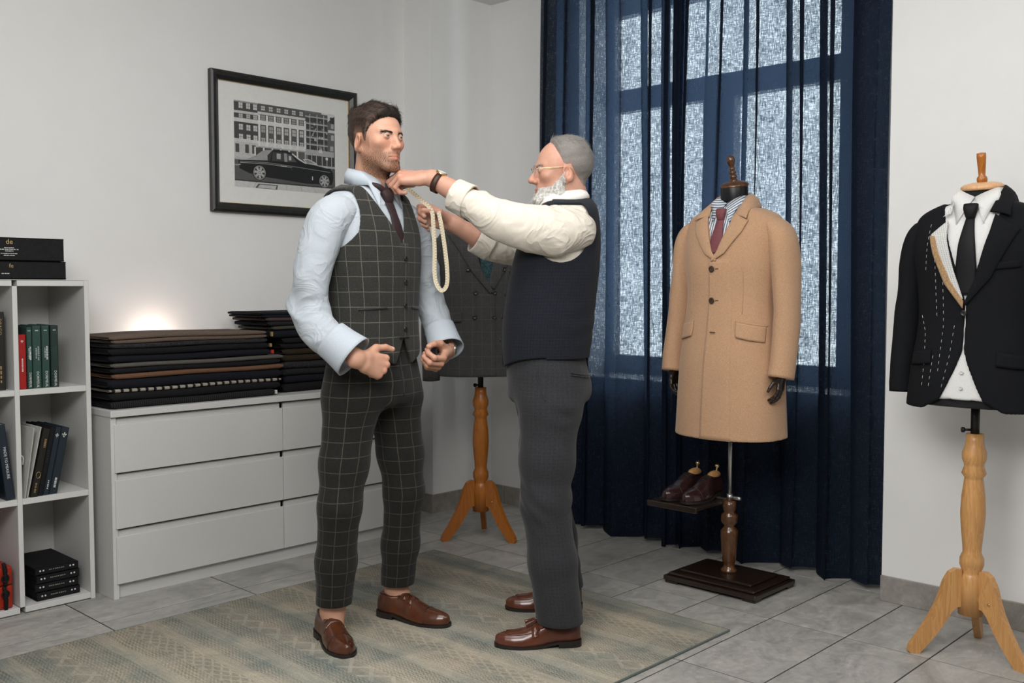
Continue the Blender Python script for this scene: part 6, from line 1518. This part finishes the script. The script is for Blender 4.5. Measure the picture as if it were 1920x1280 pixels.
# =============================================================== the older tailor
P2 = thing('person', (2.62, 2.36, .009), radians(-133), 'grey-haired bearded tailor in glasses, navy waistcoat and rolled white sleeves', 'person')
M_NVEST = check_mat('navy_waistcoat_wool', srgb(27, 30, 38), srgb(44, 48, 56), .011, .011, .002, .35, .35, .04); M_GTRS = check_mat('charcoal_sharkskin', srgb(44, 45, 48), srgb(58, 59, 62), .012, .012, .002, .35, .4)
T2 = Torso([(.88, .180, .150, .016), (.97, .186, .154, .016), (1.07, .196, .160, .022), (1.18, .200, .158, .034), (1.3, .204, .152, .052), (1.4, .200, .138, .068), (1.48, .188, .112, .084), (1.54, .17, .084, .092), (1.62, .15, .062, .098)], 2.3, (1.550, .36), .03)
TSH2 = T2.off(-.010)
HC2, HY2, PT2 = np.array([.0, .072, 1.622]), radians(0), radians(2)
O2 = dict(jaw=1.12, w=1.02, nose=1.10, lid=.0040, neck=1.16)
Vg, Fg = sdf_mesh(lambda p: np.maximum(head_d(p, O2), -.175 - p[:, 2]), (-.11, -.14, -.18), (.11, .135, .13), .0027)
cg = face_col(Vg, SK2, 0, None, np.array(srgb(176, 104, 92))); Ng = vnormals(Vg, Fg)
h2l = hand((.075, -.402, 1.588), (-.12, -1, .10), (-1, 0, .4), (.45, .05, .9), [(40, 70, 45), (46, 74, 45), (52, 76, 45), (56, 76, 45)], [(.7, .35, -.7), (.95, .0, -.35), (1, -.1, -.1)], (.145, -.235, 1.495), (.029, .043))
h2r = hand((-.135, -.325, 1.452), (.12, -1, .42), (.5, .3, .75), (-.75, .05, .65), [(45, 62, 40), (55, 70, 45), (60, 74, 45), (62, 74, 45)], [(.62, .55, -.55), (.92, .05, -.45), (.95, -.25, -.25)], (-.175, -.18, 1.375), (.029, .043))
LEG2 = [(((.09, .02, .9), (.150, .01, .5), (.187, .055, .10), (.19, .0, .05)), (.075, .05, .040, .03)), (((-.09, .02, .9), (-.15, .03, .5), (-.186, .11, .10), (-.19, .06, .05)), (.075, .05, .040, .03))]
Vc, Fc = sdf_mesh(body_core(T2, LEG2, 0), (-.3, -.2, .03), (.3, .26, 1.6), .011)
body2 = assemble(P2, (Vg, Fg), cg, HC2, HY2, PT2, [h2l, h2r], (Vc, Fc), SK2)
for sx in (-1, 1):
    V, F, C_ = eyeball((sx * .031, -.0745, .003), (-.05, -1, -.06), srgb(96, 104, 112)); part('eye', (toB(V, HC2, HY2, PT2), F), M_EYE, body2, col=C_)
Vr, Fr = sdf_mesh(lambda p: hair_only(p, HAIRLINE2, O2, .011, .0045), (-.115, -.15, -.09), (.115, .15, .15), .0031)
keep = Vr[:, 2] > np.interp(Vr[:, 1], *HAIRLINE2) - .004; Fr = Fr[keep[Fr].all(1)]
hair2 = part('hair', (toB(Vr, HC2, HY2, PT2), Fr), M_HAIRV, body2, col=hair_col(Vr, HAIRLINE2, np.array((.20, .195, .185)), SK2))
Nr = vnormals(Vr, Fr); hd = head_d(Vr, O2); cand = np.where(keep & (hd > .001))[0]; pick = RNG.choice(cand, 5200)
up = ss(Vr[pick, 2], .05, .10); one = np.ones(len(pick))
flow = np.stack([.2 * one, .8 * one, .1 * one], 1) * up[:, None] + np.stack([0 * one, .5 * one, -.9 * one], 1) * (1 - up)[:, None]
flow = flow - Nr[pick] * (flow * Nr[pick]).sum(1)[:, None]; flow /= np.linalg.norm(flow, axis=1)[:, None] + 1e-6
D = flow + Nr[pick] * (.06 + .16 * up)[:, None] + RNG.normal(size=flow.shape) * .16
s2 = strands(Vr[pick] - Nr[pick] * .003, Nr[pick], D, (.006 + .014 * up) * RNG.uniform(.6, 1.2, len(pick)), .0007, .2, 3)
part('hair_strands', (toB(s2[0], HC2, HY2, PT2), s2[1]), M_HAIRG, hair2, kind='stuff')
brows(HC2, HY2, PT2, M_HAIRG, body2, .0150, 170, .0006, .009)
# beard: full volume along the jaw, moustache, then strands
def beard_th(p):
    x, y, z = p.T; ax = np.abs(x)
    top = np.interp(y, [-.13, -.085, -.06, -.045, -.02, .0, .012, .02], [-.050, -.052, -.052, -.050, -.030, -.004, .012, .03])
    m = ss(top - z, -.004, .014) * ss(z, -.150, -.120) * ss(.012 - y, 0, .014)
    mouth = np.exp(-((x / .024) ** 4)) * np.exp(-((z + .0685) / .0085) ** 4) * (y < -.06); m = m * (1 - mouth)
    th = .004 + .012 * ss(-z, .05, .11) + .010 * ss(-y, .03, .09) * ss(-z, .075, .115)
    return -.006 + (th * (1 + .3 * vnoise(p * np.array([1, 1, .4]), 170, 8, 2)) + .006) * m
Vb, Fb = sdf_mesh(lambda p: (lambda d: np.maximum(d - beard_th(p), -(d + .004)))(head_d(p, O2)), (-.09, -.15, -.17), (.09, .05, .03), .003)
beard_ok = beard_th(Vb) > -.0005; Fb = Fb[beard_ok[Fb].all(1)]
brd = part('beard', (toB(Vb, HC2, HY2, PT2), Fb), M_BEARDW, body2)
Nb = vnormals(Vb, Fb); pk = RNG.choice(np.where(beard_ok & (head_d(Vb, O2) > 0))[0], 3600)
D = Nb[pk] * .35 + np.array([0, -.35, -.9]) + RNG.normal(size=(len(pk), 3)) * .18
Lb = np.where(Vb[pk, 2] > -.058, .009, .012 + .018 * ss(-Vb[pk, 2], .07, .12)) * RNG.uniform(.6, 1.2, len(pk))
s2 = strands(Vb[pk] - Nb[pk] * .003, Nb[pk], D, Lb, .0008, .2, 4); part('beard_strands', (toB(s2[0], HC2, HY2, PT2), s2[1]), M_BEARDW, brd, kind='stuff')
# glasses: rimless lenses, gold temples
kg = NT('lens_glass'); kg.put(kg.b.inputs['Base Color'], kg.ramp(kg.noise(kg.coord(), 5), [(0, (.96, .97, .97)), (1, (1, 1, 1))])); kg.b.inputs['Transmission Weight'].default_value = 1; kg.b.inputs['Roughness'].default_value = .02; kg.b.inputs['IOR'].default_value = 1.1; kg.b.inputs['Alpha'].default_value = .35
tmp = [tube([(sx * .066, -.098, .004), (sx * .076, -.07, .004), (sx * .082, -.02, .005), (sx * .083, .014, .004), (sx * .081, .026, -.004), (sx * .078, .032, -.022)], .0014, 8, 40) for sx in (-1, 1)]
gf = part('spectacles', (lambda q: (toB(q[0], HC2, HY2, PT2), q[1]))(join(*tmp, tube([(-.012, -.103, .008), (0, -.108, .010), (.012, -.103, .008)], .0014, 8, 16))), M_BRASS, P2)
for sx in (-1, 1):
    V, F = lathe([(.0, 0), (.021, 0), (.0225, .0008), (.0215, .0016), (.0, .0016)], 32, False); V = V * np.array([1.18, .82, 1])
    V = np.stack([V[:, 0] + sx * .038, -.100 - V[:, 2] + .16 * np.maximum(np.abs(V[:, 0] + sx * .038) - .04, 0), V[:, 1] + .0], 1); part('lens', (toB(V, HC2, HY2, PT2), F), kg.m, gf)
    part('lens_rim', (lambda q: (toB(q[0], HC2, HY2, PT2), q[1]))(tube([(sx * .038 + .0262 * cos(a), -.101 + .16 * max(abs(sx * .038 + .0262 * cos(a)) - .04, 0), .0182 * sin(a)) for a in np.linspace(0, 2 * pi, 25)], .0007, 6, 48)), M_CHROME, gf)
# shirt
sh2 = part('shirt', sdf_mesh(lambda p: smax(smax(TSH2.d(p), -s_cap(p, (0, .085, 1.50), (0, .09, 1.7), .066, .078), .006), .97 - p[:, 2], .01), (-.22, -.16, .95), (.22, .22, 1.57), .0075), M_CREAM, P2)
V, F = loft([(.10, .085, 1.415, .075, .095), (.150, .070, 1.405, .080, .098), (.186, .030, 1.402, .083, .092), (.198, -.03, 1.406, .080, .082), (.192, -.10, 1.420, .074, .074), (.178, -.17, 1.446, .067, .067), (.158, -.225, 1.480, .058, .058), (.138, -.272, 1.508, .052, .052)], 140, 64, (0, 0, 1), True, sleeve_disp(21, .0068, .25))
part('sleeve', (V, F), M_CREAM, sh2)
part('rolled_cuff', cuff((.146, -.255, 1.500), (.124, -.306, 1.527), .060, .055, .006, (0, 0, 1), 40, 1.0, .001), M_CREAM, sh2)
V, F = loft([(-.10, .085, 1.41, .075, .095), (-.150, .065, 1.410, .088, .098), (-.190, .02, 1.402, .088, .090), (-.204, -.05, 1.385, .080, .080), (-.200, -.11, 1.372, .072, .072), (-.190, -.155, 1.372, .064, .064), (-.180, -.185, 1.380, .060, .060)], 120, 60, (0, 0, 1), True, sleeve_disp(33, .0068, .55))
part('sleeve', (V, F), M_CREAM, sh2)
part('rolled_cuff', cuff((-.184, -.170, 1.374), (-.168, -.228, 1.402), .066, .060, .006, (0, 0, 1), 40, 1.0, .001), M_CREAM, sh2)
M_COLW = fabric('white_collar_poplin', srgb(240, 237, 230), 380, .04, .8, .05, .03)
shirt_collar(.070, .074, 1.547, .082, M_COLW, sh2, h=.042, tip=.05, spread=.036, tilt=.02, T=TSH2)
# waistcoat
def vest2(p):
    x, y, z = p.T; d = smax(T2.d(p), -T2.off(-.0075).d(p), .002)
    w = np.where(z > 1.31, (z - 1.31) * .45, 0); d = smax(d, -smax(np.abs(x) - w, y - .03, .003), .003)
    d = smax(d, -s_cap(p, (0, .095, 1.50), (0, .10, 1.8), .076, .085), .004)
    ah = np.maximum((np.sqrt(((y - .048) / .104) ** 2 + ((z - 1.418) / .120) ** 2) - 1) * .1, .145 - .02 * ss(z, 1.36, 1.5) - np.abs(x)); d = smax(d, -ah, .003)
    q = np.abs(x); hem = np.where(q < .04, .935 + (.04 - q) * 1.8, .935 + (q - .04) * .28); hem = np.where(y < 0, hem, .970); d = smax(d, hem - z, .003)
    wr = .0022 * np.sin(z * 95 + 14 * y + 2 * np.sin(y * 22)) * np.exp(-((z - 1.08) / .07) ** 2) * ss(y, .0, .12)
    return d + wr * .6
V, F = sdf_mesh(vest2, (-.22, -.16, .91), (.22, .23, 1.57), .0036)
uv_, wr_ = T2.uv(V); vs2 = part('waistcoat', (V, F), M_NVEST, P2, uv=uv_, wrap=wr_)
for z in (1.27, 1.19, 1.11, 1.03): button(T2, .0, z, M_BUTN, vs2, .0085, .004)
# trousers
TT2 = Torso([(.70, .17, .145, .03), (.8, .182, .152, .03), (.88, .184, .150, .028), (.95, .176, .142, .018), (1.0, .172, .138, .016), (1.1, .17, .13, .02)], 2.25, (1.9, .1), .02)
LG2 = [(((-.094, .03, .9), (-.108, .03, .80), (-.135, .028, .62), (-.152, .03, .48), (-.172, .068, .28), (-.186, .105, .06)), (.098, .106, .092, .082, .078, .076)),
       (((.094, .025, .9), (.108, .022, .80), (.135, .010, .62), (.152, .002, .48), (.172, .026, .28), (.187, .052, .06)), (.098, .106, .092, .082, .080, .080))]
V, F = sdf_mesh(trouser_sdf(TT2, LG2, .99, (.085, .075), .0026, 5), (-.29, -.17, .04), (.29, .24, 1.0), .0062)
uv_, wr_ = leg_uv(V, LG2); tr2 = part('trousers', (V, F), M_GTRS, P2, uv=uv_, wrap=wr_)
# side seam, slanted pocket and back pocket on his left
def side_x(y, z):
    A, B, Y = TT2.ab(z); return A * np.maximum(1 - (np.minimum(np.abs(y - Y) / B, .99)) ** TT2.n, 0) ** (1 / TT2.n)
TRV = V.copy()
def SIDE(y, z):      # outermost cloth point of his left leg near (y, z)
    m = np.hypot(TRV[:, 1] - y, TRV[:, 2] - z) < .007; return float(TRV[m, 0].max()) if m.any() else float(side_x(y, z))
def side_line(pts, r=.0013):
    P = resample(pts, 20); return tube(np.array([(SIDE(y, z) + .0008, y, z) for y, z in P]), r, 6, 40)
part('pocket_seam', side_line([(-.030, .955), (-.026, .91), (-.014, .86), (-.004, .835)]), M_VBACK, tr2)
part('back_pocket', join(side_line([(.085, .925), (.125, .918), (.16, .912)], .0016), side_line([(.085, .918), (.125, .911), (.16, .905)], .0016)), M_VBACK, tr2)
# shoes and watch
place_shoe(P2, (.196, .118, 0), (.196, -.172, 0), 'loafer', M_LEATH2, M_SOLE, 'tassel_loafer')
place_shoe(P2, (-.192, .172, 0), (-.192, -.116, 0), 'loafer', M_LEATH2, M_SOLE, 'tassel_loafer')
watch((.090, -.362, 1.568), (-.30, -.85, .43), (.25, .35, .9), (.032, .034), mat('brown_watch_strap', srgb(58, 32, 20), .5), M_BRASS, P2, wd=.02)
# =============================================================== tape measure held at the shoulder
def tape_mat():
    k = NT('cream_tape_with_marks'); u, v, w = k.sep(k.coord('UV'))
    cm = k.math('MULTIPLY', k.line(v, .010, .0022), k.math('LESS_THAN', u, .55)); mm = k.math('MULTIPLY', k.line(v, .005, .0012), k.math('LESS_THAN', u, .28))
    dig = k.math('MULTIPLY', k.line(k.math('ADD', v, .005), .010, .0048), k.math('MULTIPLY', k.math('GREATER_THAN', u, .55), k.math('LESS_THAN', u, .85)))
    dig = k.math('MULTIPLY', dig, k.math('GREATER_THAN', k.noise(k.comb(k.math('MULTIPLY', u, 4), k.math('MULTIPLY', v, 420), 0.0), 3, 1), .5))
    ink = k.math('MINIMUM', k.math('ADD', k.math('ADD', cm, mm), dig), 1)
    k.put(k.b.inputs['Base Color'], k.mix(k.math('MULTIPLY', ink, .5), srgb(222, 208, 178), srgb(50, 44, 40))); k.b.inputs['Roughness'].default_value = .5; return k.m
TP = np.array([(2.300, 2.728, 1.585), (2.322, 2.708, 1.560), (2.346, 2.686, 1.532), (2.362, 2.667, 1.511), (2.371, 2.656, 1.487), (2.372, 2.652, 1.447), (2.372, 2.645, 1.353), (2.369, 2.643, 1.277), (2.372, 2.636, 1.236), (2.384, 2.622, 1.212), (2.397, 2.610, 1.232), (2.400, 2.611, 1.286), (2.397, 2.621, 1.371), (2.391, 2.632, 1.447), (2.386, 2.640, 1.492)])
Pt = smooth_pts(TP, 120); side = np.zeros_like(Pt); T_ = np.gradient(Pt, axis=0); T_ /= np.linalg.norm(T_, axis=1)[:, None]
vdir = np.array([-.69, -.72, .05]); tw = np.linspace(0, 1, 120)
for i in range(120):
    s0 = np.cross(T_[i], vdir); 
    if i and s0 @ side[i - 1] < 0: s0 = -s0
    side[i] = s0 / np.linalg.norm(s0)
# the loop turns over at its foot, so keep the ribbon flat rather than twisted
nr_ = np.cross(side, T_); hw = .0072; Lc = np.concatenate([[0], np.cumsum(np.linalg.norm(np.diff(Pt, axis=0), axis=1))])
V = np.concatenate([np.stack([Pt[i] - side[i] * hw + nr_[i] * .0004, Pt[i] + side[i] * hw + nr_[i] * .0004, Pt[i] + side[i] * hw - nr_[i] * .0004, Pt[i] - side[i] * hw - nr_[i] * .0004]) for i in range(120)])
F = [(i * 4 + j, i * 4 + (j + 1) % 4, i * 4 + 4 + (j + 1) % 4, i * 4 + 4 + j) for i in range(119) for j in range(4)] + [(3, 2, 1, 0), (476, 477, 478, 479)]
UV = np.concatenate([np.array([(0, l), (1, l), (1, l), (0, l)]) for l in Lc])
part('tape_measure', (V, F), tape_mat(), smooth=False, uv=UV, label='cream measuring tape looped from the tailor\'s hand at the shoulder', cat='tape measure')
